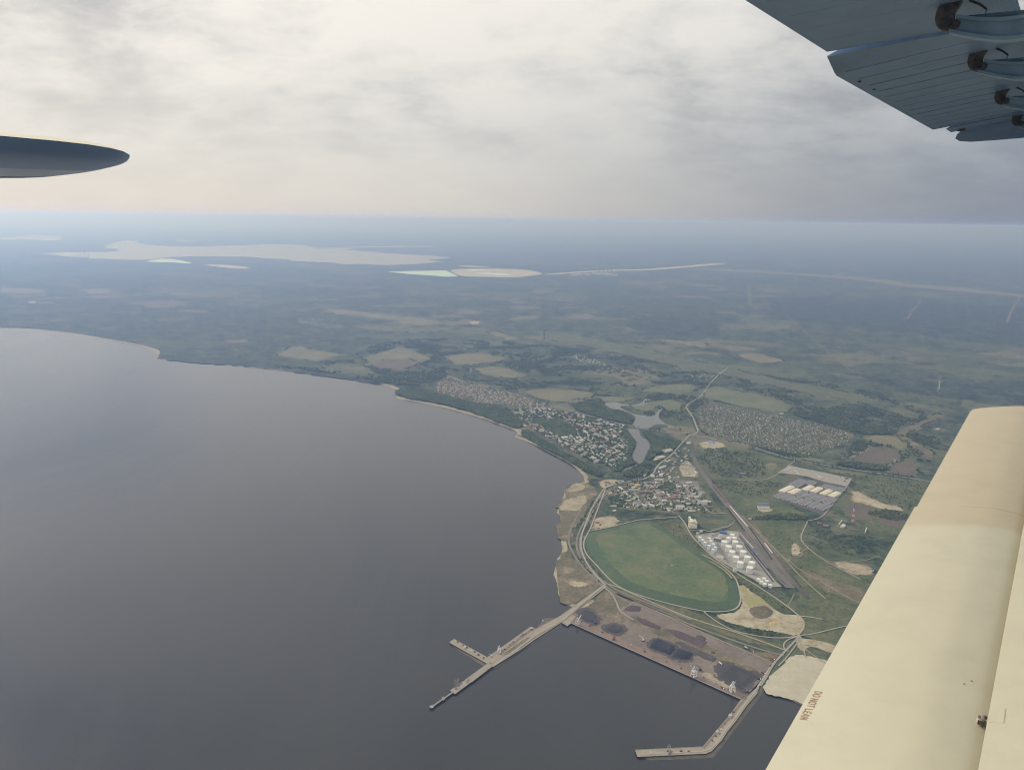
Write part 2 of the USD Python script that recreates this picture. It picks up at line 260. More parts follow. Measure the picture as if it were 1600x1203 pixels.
ASPHALT = ground_mat('asphalt', [(0.3, (0.09, 0.09, 0.092)), (0.7, (0.14, 0.138, 0.135))], 60, 8, 0.5)
GRAVEL = ground_mat('gravel_road', [(0.3, (0.30, 0.28, 0.235)), (0.7, (0.43, 0.40, 0.335))], 60, 8, 0.5)
TRACKSAND = ground_mat('sandy_track', [(0.3, (0.27, 0.24, 0.18)), (0.7, (0.38, 0.34, 0.26))], 50, 8, 0.5)
BALLAST = ground_mat('ballast', [(0.3, (0.16, 0.15, 0.132)), (0.5, (0.21, 0.195, 0.172)), (0.7, (0.27, 0.25, 0.22))], 70, 6, 0.5)
RAIL = plain('rail_bed', (0.085, 0.075, 0.07), 0.8)
CONCRETE = ground_mat('concrete', [(0.3, (0.26, 0.25, 0.225)), (0.5, (0.31, 0.30, 0.275)), (0.7, (0.37, 0.355, 0.325))], 45, 6, 0.5)
PIERTOP = ground_mat('pier_deck', [(0.3, (0.25, 0.215, 0.18)), (0.5, (0.325, 0.285, 0.24)), (0.7, (0.40, 0.355, 0.30))], 40, 6, 0.5)
ROCK = ground_mat('armour_rock', [(0.3, (0.085, 0.078, 0.066)), (0.5, (0.145, 0.132, 0.112)), (0.7, (0.21, 0.19, 0.16))], 14, 4, 0.4, bump=1.0, bdist=1.5)
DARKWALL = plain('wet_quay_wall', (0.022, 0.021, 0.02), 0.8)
ASH = ground_mat('ash', [(0.3, (0.38, 0.36, 0.32)), (0.7, (0.55, 0.52, 0.46))], 500, 90, 0.6)
GREENASH = plain('ash_water', (0.50, 0.72, 0.70), 0.5, 0.06, 400)
POND = ground_mat('ochre_pond', [(0.3, (0.27, 0.26, 0.12)), (0.7, (0.32, 0.30, 0.145))], 60, 20, 0.5, rough=0.5)
OCHRE = plain('ochre_heap', (0.50, 0.37, 0.15), 0.9, 0.2, 8)
WHITEP = plain('white_paint', (0.74, 0.74, 0.72), 0.45, 0.05, 3)
TANKW = plain('tank_white', (0.70, 0.69, 0.68), 0.4, 0.05, 5)
TANKB = plain('tank_blue_white', (0.58, 0.64, 0.68), 0.4, 0.06, 5)
CREAMW = plain('cream_wall', (0.68, 0.62, 0.48), 0.7, 0.08, 5)
GREYROOF = plain('grey_sheet_roof', (0.165, 0.165, 0.19), 0.55, 0.12, 12)
CREAMROOF = plain('cream_sheet_roof', (0.62, 0.59, 0.49), 0.5, 0.05, 12)
LIGHTWALL = plain('light_wall', (0.60, 0.59, 0.55), 0.7, 0.08, 5)
PINKWALL = plain('brick_wall', (0.36, 0.24, 0.19), 0.8, 0.15, 5)
ROOFS = [plain('pale_roof', (0.42, 0.405, 0.38), 0.7, .12), plain('slate_roof', (0.26, 0.25, 0.25), 0.7, .12), plain('brick_roof', (0.30, 0.19, 0.15), 0.8, .15), plain('white_roof', (0.56, 0.545, 0.51), 0.6, .1)]
BLUEP = plain('blue_paint', (0.08, 0.17, 0.42), 0.5, 0.1)
REDP = plain('red_paint', (0.42, 0.09, 0.05), 0.5, 0.1)
YELLOWP = plain('yellow_paint', (0.60, 0.42, 0.08), 0.5, 0.1)
DARKM = plain('dark_steel', (0.05, 0.05, 0.055), 0.5, 0.15)
BLUEGREY = plain('blue_grey_steel', (0.16, 0.18, 0.23), 0.5, 0.15)
RUST = plain('rusty_steel', (0.16, 0.10, 0.075), 0.7, 0.2)

def water_mat(name, col, rough, wscale=40.0):
    return usdkit.material(stage, '/World/Looks/' + name, {
        'g': ('geometry', {}), 'mp': ('mapping', {'scale': (1.0, 0.35, 1.0), 'rotation': (0, 0, 0.6)}),
        'a': ('noise_texture', {'scale': 1 / 900.0, 'detail': 7.0, 'roughness': 0.62, 'distortion': 0.9}), 'rr': ('map_range', {'from_min': 0.35, 'from_max': 0.65, 'to_min': rough * 0.6, 'to_max': rough * 1.7, 'clamp': True}),
        'cr': ('rgb_ramp', {'ramp': [(0.35, tuple(np.array(col) * 0.9)), (0.65, tuple(np.array(col) * 1.1))]}),
        'w': ('noise_texture', {'scale': 1 / wscale, 'detail': 6.0, 'roughness': 0.7}), 'bm': ('bump', {'strength': 0.12, 'distance': 1.0}),
        'p': ('principled_bsdf', {'ior': 1.333, 'roughness': rough})},
        [('g.position', 'mp.vector'), ('mp.vector', 'a.vector'), ('g.position', 'w.vector'), ('a.fac', 'rr.value'), ('rr.result', 'p.roughness'), ('a.fac', 'cr.fac'), ('cr.color', 'p.base_color'), ('w.fac', 'bm.height'), ('bm.normal', 'p.normal')], surface='p.BSDF')
SEA = water_mat('sea_water', (0.042, 0.046, 0.047), 0.115)
LAKE = water_mat('lake_water', (0.08, 0.086, 0.09), 0.05)
# ---------------------------------------------------------------- sea and land
def structure(name, mesh, m, label, cat=None, smooth=False):
    return tag(obj(name, mesh, m, None, smooth), label, cat or name.replace('_', ' '), None, 'structure')
BIG = 150000.0
def grid_flat(g, z, near=(-9000, 9000, 300, 18000), step=1500):
    parts, nb = [], sbox(near[0], near[2], near[1], near[3])
    inside = g.intersection(nb)
    for x in np.arange(near[0], near[1], step):
        for y in np.arange(near[2], near[3], step):
            c = inside.intersection(sbox(x, y, x + step, min(y + step, near[3])))
            if not c.is_empty and c.area > 1: parts.append(flat(c, z))
    out = g.difference(nb)
    if not out.is_empty: parts.append(flat(out, z))
    return join(*parts)
structure('sea', grid_flat(sbox(-BIG, -2500, BIG, BIG), 0.0, (-9000, 9000, -2500, 18000), 3000), SEA, 'calm grey sea filling the bay', 'sea')
COAST = [(-900, 500), (-300, 508), (0, 514), (30, 514), (60, 516), (105, 521), (137, 526), (170, 532), (205, 538), (237, 546), (244, 551), (238, 558), (250, 563), (300, 567), (350, 571), (420, 577), (500, 587), (560, 595), (600, 602), (623, 610),
         (611, 617), (612, 621), (640, 627), (675, 633), (705, 640), (730, 647), (760, 656), (780, 664), (800, 671), (811, 676), (799, 681), (806, 684), (817, 687), (840, 697), (862, 710), (882, 719), (897, 729), (905, 737), (914, 746),
         (904, 751), (898, 749), (917, 752), (903, 755), (887, 760), (879, 767), (881, 774), (874, 782), (864, 795), (871, 803), (879, 810), (872, 816), (866, 822), (872, 829), (875, 836), (876, 845), (879, 860), (873, 870), (864, 876), (859, 882),
         (860, 892), (866, 902), (870, 912), (872, 922), (868, 930), (865, 936), (875, 942), (889, 949), (905, 951), (1165, 1070), (1188, 1080), (1200, 1086), (1219, 1088), (1251, 1100), (1330, 1138), (1450, 1215), (1600, 1330)]
cp = chaikin(XY(COAST, 0), 1, False)
LAND = Polygon(np.vstack([[(-BIG, 16000), (-40000, 13500)], cp, [(2600, -400), (6000, -2000), (BIG, -2400), (BIG, BIG), (-BIG, BIG)]]))
if not LAND.is_valid: LAND = LAND.buffer(0)
INNER = LAND.buffer(-22, join_style='round', quad_segs=2).difference(LineString(cp[:60]).buffer(42, quad_segs=2)).buffer(0)
INNER = max(polys(INNER), key=lambda g: g.area)
structure('land', grid_flat(INNER, 3.0), COUNTRY, 'wooded lowland running back to the horizon with clearings', 'land')
ring = LAND.difference(INNER).intersection(sbox(-9000, 0, 5000, 14000))
structure('beach', ramp_between(LAND.intersection(sbox(-9000, -100, 5000, 14000)), INNER, -0.4, 3.0), SHORE, 'narrow sandy beach along the whole shoreline', 'beach')

def patch(name, label, pts, m, z=3.7, smooth=2, amp=0, step=25, seed=0, cat=None, rag=0):
    g = poly(pts, z, smooth, amp, step, seed)
    if rag < 0.1: return structure(name, flat(ragged(g, seed, rag) if rag else g, z), m, label, cat)
    core = ragged(g.buffer(-.04 * math.sqrt(g.area)) if g.area > 900 else g, seed, rag)          # a bare core fading into a weedy margin
    t = thing(name, label, cat or name.replace('_', ' ')); t.SetCustomDataByKey('kind', 'structure')
    obj('core', flat(core, z), m, t)
    obj('margin', flat(ragged(core.buffer(.07 * math.sqrt(g.area)), seed + 50, rag), z - .006 - .04 * (z > 3.85)), {id(SHORE): HEATH, id(SAND): HEATH, id(QUARRY): HEATH, id(STRAW): MEADOW, id(PLOUGH): MEADOW}.get(id(m), MEADOW if m is not HEATH else SCRUB), t)
    return t
def road(name, label, pts, w, m, z=4.6, smooth=2, cat='road'):
    return structure(name, flat(ribbon(pts, w * (.72 if 'track' not in cat or 'dirt' in cat else 1), z, smooth), z), m, label, cat)

# ---------------------------------------------------------------- far waters and far open ground
NARVA = [(72, 397), (95, 395), (125, 394), (150, 394), (175, 393), (187, 389.5), (178, 388.5), (169, 388), (173, 384.5), (168, 382), (182, 379), (194, 376), (212, 376), (219, 381), (240, 383), (266, 385), (310, 385.5), (359, 384), (385, 384), (412, 381), (440, 382), (469, 383), (500, 387), (486, 388.5),
         (500, 389.5), (515, 387), (550, 388), (540, 391), (575, 393), (600, 396), (640, 398), (681, 399.5), (700, 402.5), (690, 405), (665, 407), (690, 408.5), (675, 411), (655, 411.5), (619, 415), (590, 413.5), (565, 412), (540, 413.5), (510, 410), (478, 409.5), (440, 405), (400, 402), (344, 400.5), (290, 400.5), (256, 402), (244, 405), (200, 406.5), (156, 404.5), (125, 402.5), (100, 399.5)]
patch('lake', 'wide pale reservoir near the horizon with ragged banks', NARVA, LAKE, 6.0, 0, seed=3, cat='lake', rag=.035)
patch('lake', 'small pale lake beyond the reservoir at the far left', [(0, 371), (19, 371.5), (44, 367.5), (75, 368.5), (103, 369), (90, 371), (100, 375), (75, 376), (45, 374), (20, 374.5), (0, 373.5)], LAKE, 6.0, 1, cat='lake')
patch('lake', 'thin bright lake lying on the far plain above the reservoir', [(272, 375.5), (282, 374.6), (300, 376.4), (319, 377), (300, 377.8), (280, 377)], LAKE, 6.0, 1, cat='lake')
patch('lake', 'hairline of water close under the horizon at left', [(240, 355.6), (255, 354.8), (270, 355.3), (266, 356.6), (248, 356.8)], LAKE, 6.0, 1, cat='lake')
patch('lake', 'hairline of water close under the horizon in the middle', [(500, 352.3), (540, 351.6), (585, 352.8), (560, 353.8), (520, 353.4)], LAKE, 6.0, 1, cat='lake')
patch('lake', 'long thin water strip beyond the right end of the reservoir', [(509, 387.2), (560, 385.4), (640, 384.4), (697, 385.2), (640, 386.2), (560, 387)], LAKE, 6.0, 1, cat='lake')
patch('ash_pond', 'curved white green ash pond below the reservoir', [(225, 408.5), (240, 406), (259, 404.2), (275, 405.5), (290, 408.5), (303, 411.3), (290, 411.8), (270, 410), (245, 410)], GREENASH, 6.3, 1, cat='pond')
patch('ash_field', 'pale ash field right of the curved pond', [(312, 413.4), (344, 413.4), (370, 415.4), (392, 418.5), (385, 420), (365, 419.5), (335, 416.5)], ASH, 6.2, 1, cat='ash field')
patch('ash_pond', 'turquoise ash pond tapering to a point at its left', [(605, 424.8), (640, 423.4), (697, 422.6), (716, 432), (697, 432.6), (675, 430.8), (640, 428.4)], GREENASH, 6.3, 0, cat='pond')
patch('ash_field', 'broad beige ash plateau right of the turquoise pond', [(700, 421.6), (728, 420), (769, 419.8), (800, 420.6), (825, 421.6), (853, 428), (830, 431), (803, 434), (744, 432.6), (718, 431.6)], ASH, 6.2, 1, cat='ash field')
patch('ash_pond', 'upper turquoise strip on the beige ash plateau', [(728, 421.6), (750, 421), (768, 422.2), (750, 423.2), (730, 423)], GREENASH, 7.3, 1, cat='pond')
patch('ash_pond', 'lower turquoise strip on the beige ash plateau', [(737, 427), (755, 425.6), (780, 427), (804, 429.6), (790, 431), (760, 428.6)], GREENASH, 7.3, 1, cat='pond')
patch('ash_field', 'thin tan strip of ash behind the beige plateau', [(712, 415), (740, 415.2), (772, 418), (750, 418.2), (722, 416.8)], ASH, 6.2, 1, cat='ash field')
patch('river', 'white far river bending across the plain at right', [(850, 428.4), (905, 424.5), (962, 421.4), (1005, 421), (1047, 417.4), (1075, 415.5), (1100, 412.4), (1131, 411), (1135, 412.4), (1108, 415), (1085, 417), (1052, 420), (1005, 423), (962, 423.2), (905, 426.4), (850, 430)], ASH, 6.1, 1, cat='river')
patch('clearing', 'long pale cleared strip through the far right woods', [(1075, 419.5), (1120, 419.6), (1197, 423.6), (1260, 428), (1337, 432.4), (1400, 439), (1412, 443), (1500, 449), (1600, 460.5), (1700, 470), (1700, 474), (1600, 465), (1500, 456), (1400, 447), (1337, 437), (1260, 431.6), (1197, 427), (1120, 423.6)], STRAW, 5.6, 0, 90, 400, 3)
patch('clearing', 'light square clearing on the plain below the far river', [(958, 438), (985, 437.4), (1037, 442.6), (1030, 446), (990, 445)], PLOUGH, 5.6, 0)
for i, (a, w, lab) in enumerate([([(1225, 488), (1270, 530), (1333, 582)], 18, 'straight pale power line cut slanting down the right woods'), ([(1170, 447), (1173, 478)], 90, 'short broad pale cut standing alone in the right woods'),
        ([(1290, 479), (1319, 466)], 45, 'faint short forest ride left of the long ride'), ([(1417, 499), (1430, 480), (1441, 468)], 42, 'winding pale forest ride below the cleared strip'), ([(1573, 504), (1582, 482), (1595, 463)], 45, 'pale forest ride at the far right edge'),
        ([(1319, 494), (1347, 496.5)], 50, 'small white dash of bare ground among the right woods'), ([(1238, 442), (1245, 437), (1243, 432)], 60, 'hooked pale track below the cleared strip'), ([(1465, 612), (1470, 585)], 26, 'short pale ride beside the white turbine'),
        ([(400, 440), (572, 464), (697, 489), (800, 507), (900, 526)], 40, 'long straight corridor crossing the woods left of centre'), ([(883, 546), (950, 564), (1047, 587), (1100, 598)], 12, 'straight railway clearing behind the small village')]):
    road('forest_ride', lab, a, w, HEATH if i in (0, 3, 4, 5, 6) else MEADOW, 5.2, 1, 'forest ride')
far_fields = [
 ('field', 'reddish brown bare field in the woods at far left', [(203, 473), (222, 470.6), (240, 469.8), (262, 469.4), (290, 473), (284, 477.5), (270, 480.5), (241, 481.4), (222, 477)], PLOUGH),
 ('field', 'light green field band at the left edge', [(0, 451), (30, 450), (72, 452.5), (73, 457), (30, 458.6), (0, 457)], STRAW),
 ('field', 'small pinkish field right of the left edge band', [(123, 453), (150, 450.8), (176, 452), (172, 458), (140, 459)], STRAW),
 ('field', 'tiny white patch near the left edge', [(42, 472), (54, 470.8), (56, 472.6), (46, 473.6)], ASH),
 ('field', 'pale straw field notched by woods above the shore', [(431, 556), (453, 542), (470, 541), (481, 543.4), (490, 547.5), (537, 553), (520, 557), (494, 565), (470, 561.5), (452, 559.5)], STRAW),
 ('field', 'large tan field with a reddish lower half', [(566, 560), (592, 551), (625, 542), (641, 545), (675, 560), (660, 566.5), (631, 578), (600, 577), (584, 573)], STRAW),
 ('field', 'reddish ploughed part of the large tan field', [(584, 566.5), (610, 560.5), (640, 561), (656, 567), (632, 577), (600, 576.4), (586, 572.4)], PLOUGH),
 ('field', 'green meadow below the notched straw field', [(500, 573), (535, 567.5), (565, 571.5), (590, 584), (560, 586), (520, 580)], MEADOW),
 ('field', 'pale meadow right of the large tan field', [(694, 557), (720, 552.5), (750, 551), (775, 556), (800, 560), (770, 566.5), (735, 570.5), (708, 569)], STRAW),
 ('field', 'light field behind the garden houses', [(742, 575), (770, 572), (800, 577), (826, 587), (800, 592), (775, 588.5), (750, 583)], STRAW),
 ('field', 'long tan strip of fields across the middle woods', [(509, 482), (540, 482.5), (572, 488), (640, 494.5), (692, 501.5), (689, 507), (650, 509.5), (610, 501), (560, 494), (515, 490)], STRAW),
 ('field', 'long meadow below the tan strip', [(540, 510), (600, 507), (650, 512), (700, 511), (720, 515), (650, 520), (590, 518)], MEADOW),
 ('field', 'bright sandy spot in the woods right of the tan strip', [(731, 503.5), (741, 501.5), (751, 502), (750, 506), (738, 506.8)], SAND),
 ('field', 'broken pale strip along the middle woods', [(760, 518.5), (778, 518), (803, 526.5), (812, 530), (790, 530.5), (770, 524)], STRAW),
 ('field', 'pale wedge field in the right middle distance', [(1150, 556), (1163, 552.6), (1180, 551), (1200, 556), (1228, 563.5), (1215, 567), (1190, 567.5), (1168, 562)], STRAW),
 ('field', 'pale band field left of the wedge field', [(1005, 529.5), (1045, 530.6), (1094, 533.4), (1106, 538), (1104, 543), (1080, 541), (1040, 535)], STRAW),
 ('field', 'broad brownish bog strip slanting across the right plain', [(850, 516), (920, 527), (1005, 545), (1070, 560), (1131, 573), (1210, 592), (1290, 605), (1400, 632), (1440, 648), (1425, 655), (1340, 628), (1250, 613), (1150, 590), (1080, 577), (1000, 560), (920, 543), (850, 530)], MEADOW),
 ('field', 'bright green meadow north of the river lake', [(1022, 603), (1050, 600), (1080, 600), (1090, 606), (1070, 614), (1045, 615), (1020, 612), (1000, 614), (1005, 608)], PALEG),
 ('field', 'large pale green field above the garden plots', [(1096, 619), (1108, 605), (1118, 602.5), (1150, 610), (1200, 620), (1240, 633), (1232, 645), (1205, 643.5), (1160, 637), (1130, 629)], PALEG),
 ('field', 'light green field behind the wood beside the lake', [(890, 627), (910, 621), (950, 619), (985, 620), (1000, 624), (970, 627.5), (945, 627), (920, 631)], PALEG),
 ('field', 'green tongue of meadow between the two lake arms', [(985, 632), (1015, 627), (1050, 624), (1068, 630), (1064, 641), (1045, 643), (1032, 634.5), (1015, 642), (995, 641)], PALEG),
 ('field', 'tan heath behind the garden houses along the highway', [(812, 611), (850, 607), (905, 610), (930, 614), (925, 621), (890, 628), (862, 629), (835, 622)], STRAW),
 ('field', 'dry meadow around the upper road', [(657, 586), (690, 583), (740, 598), (790, 604), (780, 611), (735, 603), (700, 594), (672, 596)], MEADOW),
 ('field', 'pale field before the left end of the garden houses', [(637, 596), (660, 586), (676, 590), (684, 598), (672, 602), (650, 602)], MEADOW),
 ('field', 'dry heath between the garden plots and the wing', [(1345, 683), (1362, 679), (1412, 681), (1420, 695), (1410, 706), (1392, 697), (1362, 690)], STRAW),
 ('field', 'purple brown ploughed field beside the caravan rows', [(1332, 713), (1352, 702), (1372, 697), (1398, 700), (1410, 711), (1406, 722), (1385, 726), (1340, 722)], PLOUGH),
 ('field', 'second purple brown field nearer the wing', [(1388, 727), (1408, 722), (1425, 721), (1436, 733), (1430, 745), (1405, 743), (1390, 738)], PLOUGH),
 ('field', 'brown track like strip meeting at a point near the wing', [(1392, 680), (1420, 668), (1455, 651), (1462, 645), (1470, 648), (1458, 656), (1430, 672), (1408, 682)], HEATH),
 ('field', 'grey brown heath along the forest edge by the wing', [(1400, 678), (1430, 690), (1460, 707), (1452, 722), (1440, 708), (1410, 690)], HEATH),
]
for i, (nm, lab, pts, m) in enumerate(far_fields): patch(nm, lab, pts, m, 3.9 + 0.01 * i, 0, 0, 60, i, 'field', 0.17 if 'strip' in lab or 'band' in lab or m is HEATH else 0.13)
# darker spruce woods
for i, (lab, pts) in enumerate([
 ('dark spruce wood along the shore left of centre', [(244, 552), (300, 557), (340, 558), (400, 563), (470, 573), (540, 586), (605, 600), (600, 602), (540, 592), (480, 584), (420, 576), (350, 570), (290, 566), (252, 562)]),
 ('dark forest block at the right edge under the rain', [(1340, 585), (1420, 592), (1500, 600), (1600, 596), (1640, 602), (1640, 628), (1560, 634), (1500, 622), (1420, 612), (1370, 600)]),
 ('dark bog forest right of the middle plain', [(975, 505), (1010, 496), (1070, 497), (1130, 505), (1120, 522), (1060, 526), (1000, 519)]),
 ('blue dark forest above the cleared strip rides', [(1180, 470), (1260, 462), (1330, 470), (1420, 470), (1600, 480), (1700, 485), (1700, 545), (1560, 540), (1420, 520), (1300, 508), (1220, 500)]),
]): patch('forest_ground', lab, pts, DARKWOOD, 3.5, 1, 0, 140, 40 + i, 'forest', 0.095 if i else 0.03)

# ---------------------------------------------------------------- river lake in the middle distance
patch('lake', 'upper lake of the dammed river with arms to both sides', [(942, 631), (948, 629), (956, 628.3), (966, 628.6), (969, 630.5), (980, 632), (990, 632.4), (999, 630.5), (1005, 626), (1010, 621.5), (1016, 622), (1015, 628), (1010, 632), (1000, 634), (988, 634.5), (974, 634), (968, 636), (975, 640), (985, 645.5), (1000, 648.4), (1013, 650), (1022, 648.6), (1026, 643), (1030, 638.5), (1039, 633.5), (1036, 638), (1032, 642), (1029, 650), (1032, 655.5), (1038, 661), (1047, 664.5), (1055, 666), (1052, 669), (1040, 668.5), (1046, 664.5), (1030, 663), (1020, 664.5), (1017, 669), (1005, 669.5), (990, 666.5), (987, 664), (993, 654.5), (992, 650), (980, 644), (967, 639.6), (956, 639.4), (948, 636)], LAKE, 4.35, 1, cat='lake')
patch('lake', 'lower lake of the dammed river bending towards the town', [(980, 670.5), (988, 669.5), (1000, 671.5), (999, 676), (1002, 682), (1010, 686.5), (1014, 691), (1016, 698), (1014, 705), (1009, 711), (1006, 720), (1000, 725.5), (992, 721.5), (988, 713), (990, 706), (995, 697.5), (995, 690), (989, 683), (984, 676)], LAKE, 4.35, 2, cat='lake')
patch('river', 'short curved river reach below the lower lake', [(996, 726), (991, 731), (981, 733), (974, 737), (967, 740.5), (973, 734.5), (980, 730.5), (988, 728), (994, 724.5)], LAKE, 4.35, 1, cat='river')

# ---------------------------------------------------------------- ground around the port
PATCHES = [
 ('heath', 'brown heath between the shore and the coastal railway', [(918, 753), (925, 757), (936, 765), (926, 780), (913, 800), (896, 828), (886, 850), (895, 870), (912, 890), (940, 912), (915, 934), (890, 948), (877, 941), (868, 936), (874, 922), (863, 890), (875, 872), (881, 860), (877, 840), (868, 822), (881, 810), (867, 795), (883, 778), (881, 767), (890, 760), (905, 755)], HEATH, 3.3),
 ('sand_patch', 'pale bare sand on the headland near the jetty', [(896, 754), (912, 756), (917, 762), (905, 768), (890, 768), (884, 766)], SHORE, 3.45),
 ('sand_patch', 'mottled sand flat in the middle of the headland', [(884, 780), (898, 776), (914, 772), (920, 782), (910, 795), (898, 800), (885, 798), (870, 796), (876, 788)], SHORE, 3.46),
 ('sand_patch', 'bright sand hollow beside the pier road', [(886, 909), (898, 907), (912, 909), (922, 912), (915, 916), (900, 918), (890, 914)], SAND, 3.47),
 ('sand_patch', 'brown clearing of earth beside the pier road', [(915, 940), (925, 935), (930, 938), (920, 946), (908, 951), (905, 948)], SHORE, 3.48),
 ('sand_patch', 'pinkish sand square at the river mouth', [(938, 751), (950, 748), (968, 750), (960, 756), (948, 762), (942, 763), (935, 756)], SAND, 3.49),
 ('sand_patch', 'sand yard corner beside the bend of the road', [(948, 767), (957, 762), (965, 763), (967, 770), (955, 772), (946, 771)], SAND, 3.5),
 ('sand_patch', 'cleared sandy yard at the corner of the green mound', [(930, 808), (950, 806), (966, 807), (969, 818), (950, 823), (925, 829), (927, 818)], SAND, 3.51),
 ('scrubland', 'green scrub east of the railway yard', [(1105, 735), (1140, 732), (1200, 745), (1230, 752), (1210, 775), (1240, 795), (1265, 812), (1255, 840), (1280, 865), (1330, 895), (1420, 920), (1400, 1010), (1320, 1030), (1250, 985), (1240, 945), (1265, 935), (1215, 868), (1160, 803), (1130, 768)], GREENSCRUB, 3.31),
 ('scrubland', 'green scrub and thickets between highway and warehouses', [(1092, 694), (1130, 692), (1180, 705), (1215, 715), (1243, 722), (1215, 745), (1180, 738), (1130, 728), (1100, 722)], GREENSCRUB, 3.32),
 ('scrubland', 'green scrub behind the warehouses as far as the wing', [(1245, 722), (1300, 732), (1362, 742), (1440, 752), (1470, 780), (1440, 850), (1360, 840), (1330, 790), (1335, 745), (1290, 730)], GREENSCRUB, 3.33),
 ('scrubland', 'brown scrub triangle between mound and tank farm road', [(1025, 816), (1058, 809), (1068, 816), (1080, 838), (1100, 858), (1130, 880), (1112, 874), (1085, 860), (1055, 843), (1030, 828)], SCRUB, 3.34),
 ('scrubland', 'dark ditch strip between the mound and the straight road', [(1128, 886), (1150, 895), (1190, 921), (1230, 948), (1240, 958), (1222, 958), (1200, 942), (1175, 923), (1160, 912), (1150, 905)], GREENSCRUB, 3.35),
 ('scrubland', 'brown scrub strip along the railway embankment', [(950, 918), (975, 922), (1010, 938), (1060, 951), (1105, 962), (1130, 980), (1170, 994), (1222, 1006), (1232, 1016), (1170, 1003), (1100, 979), (1040, 960), (985, 935), (955, 922)], SCRUB, 3.36),
 ('scrubland', 'brown waste ground behind the coal terminal', [(920, 952), (945, 918), (960, 926), (985, 938), (1000, 948), (1020, 965), (1090, 1000), (1150, 1018), (1220, 1018), (1210, 1036), (1190, 1030), (1000, 942), (960, 968), (905, 953)], HEATH, 3.37),
 ('field', 'flat grass field between silos and railway yard', [(1088, 811), (1140, 811), (1146, 818), (1130, 826), (1112, 829), (1095, 823)], MEADOW, 3.72),
 ('field', 'grass plot left of the tall warehouse block', [(1200, 740), (1236, 745), (1228, 757), (1205, 752)], MEADOW, 3.73),
 ('bare_earth', 'pale and brown bare earth strips right of the warehouses', [(1330, 767), (1345, 768), (1368, 780), (1390, 788), (1420, 797), (1400, 799), (1362, 791), (1330, 783)], QUARRY, 3.74),
 ('bare_earth', 'reddish earth field below the bare strips', [(1315, 800), (1330, 784), (1362, 792), (1372, 800), (1358, 806), (1368, 812), (1350, 813), (1330, 808)], PLOUGH, 3.75),
 ('bare_earth', 'brown bare plot at the edge of the wing', [(1366, 814), (1380, 808), (1420, 813), (1410, 826), (1385, 822)], PLOUGH, 3.76),
 ('bare_earth', 'small sand pit beside the scrub track', [(1235, 850), (1243, 848), (1250, 855), (1255, 862), (1246, 868), (1236, 866)], QUARRY, 3.77),
 ('bare_earth', 'tan sandy ground near the wing edge', [(1298, 876), (1330, 879), (1362, 884), (1366, 895), (1355, 900), (1330, 897), (1312, 888)], SHORE, 3.78),
 ('bare_earth', 'mottled sand and heath strips under the wing edge', [(1248, 888), (1270, 893), (1300, 905), (1340, 915), (1360, 930), (1345, 945), (1310, 930), (1275, 915), (1258, 900)], HEATH, 3.79),
 ('bare_earth', 'yellow grass clearing in the thickets by the highway', [(1195, 725), (1208, 722), (1217, 730), (1208, 735), (1196, 733)], STRAW, 3.80),
 ('bare_earth', 'straw coloured strip along the highway behind the warehouses', [(1222, 710), (1250, 711), (1280, 716), (1290, 722), (1262, 720), (1235, 715)], STRAW, 3.81),
 ('bare_earth', 'dry strip below the highway bend', [(1290, 732), (1330, 736), (1362, 743), (1330, 742), (1300, 738)], STRAW, 3.82),
 ('concrete_yard', 'large bare concrete yard behind the warehouses', zpts(1190, 700, 8, [(205, 302), (350, 216), (1128, 378), (1058, 476), (780, 420), (560, 352)]), CONCRETE, 3.9),
 ('industrial_yard', 'grey yard under the tank farm', [(1086, 836), (1105, 833), (1140, 829), (1155, 830), (1182, 868), (1212, 908), (1222, 916), (1195, 917), (1178, 905), (1140, 885), (1115, 870), (1098, 852)], CONCRETE, 3.55),
 ('industrial_yard', 'paved ground of the warehouse park', zpts(1190, 700, 8, [(150, 580), (310, 430), (450, 365), (560, 395), (760, 425), (1060, 480), (960, 590), (790, 830), (600, 780), (380, 700), (200, 640)]), ASPHALT, 3.56),
 ('industrial_yard', 'pale yard of the works in the railway fork', zpts(900, 670, 8, [(1290, 480), (1330, 420), (1400, 400), (1470, 470), (1535, 545), (1480, 600), (1330, 590)]), QUARRY, 3.57),
 ('industrial_yard', 'sand yard around the blue hall at the junction', [(1092, 692), (1110, 688), (1128, 692), (1134, 697), (1120, 701), (1098, 700)], QUARRY, 3.58),
 ('industrial_yard', 'brownish ground of the old works by the mouth', [(985, 758), (1010, 752), (1060, 748), (1090, 752), (1100, 780), (1060, 785), (1010, 780)], BALLAST, 3.59),
 ('industrial_yard', 'pale yard around the lone blue grey hall', zpts(1190, 700, 8, [(-60, 770), (-20, 735), (100, 740), (140, 760), (120, 790), (20, 800)]), QUARRY, 3.6),
]
for i, (nm, lab, pts, m, z) in enumerate(PATCHES):
    soft = nm in ('heath', 'scrubland', 'sand_patch', 'bare_earth')
    patch(nm, lab, pts, m, z, 1 if soft else 0, 0, 22, 60 + i, nm.replace('_', ' '), 0.0 if not soft else (0.03 if nm in ('heath',) else .05 if nm == 'scrubland' else .2 if nm == 'sand_patch' else .16))

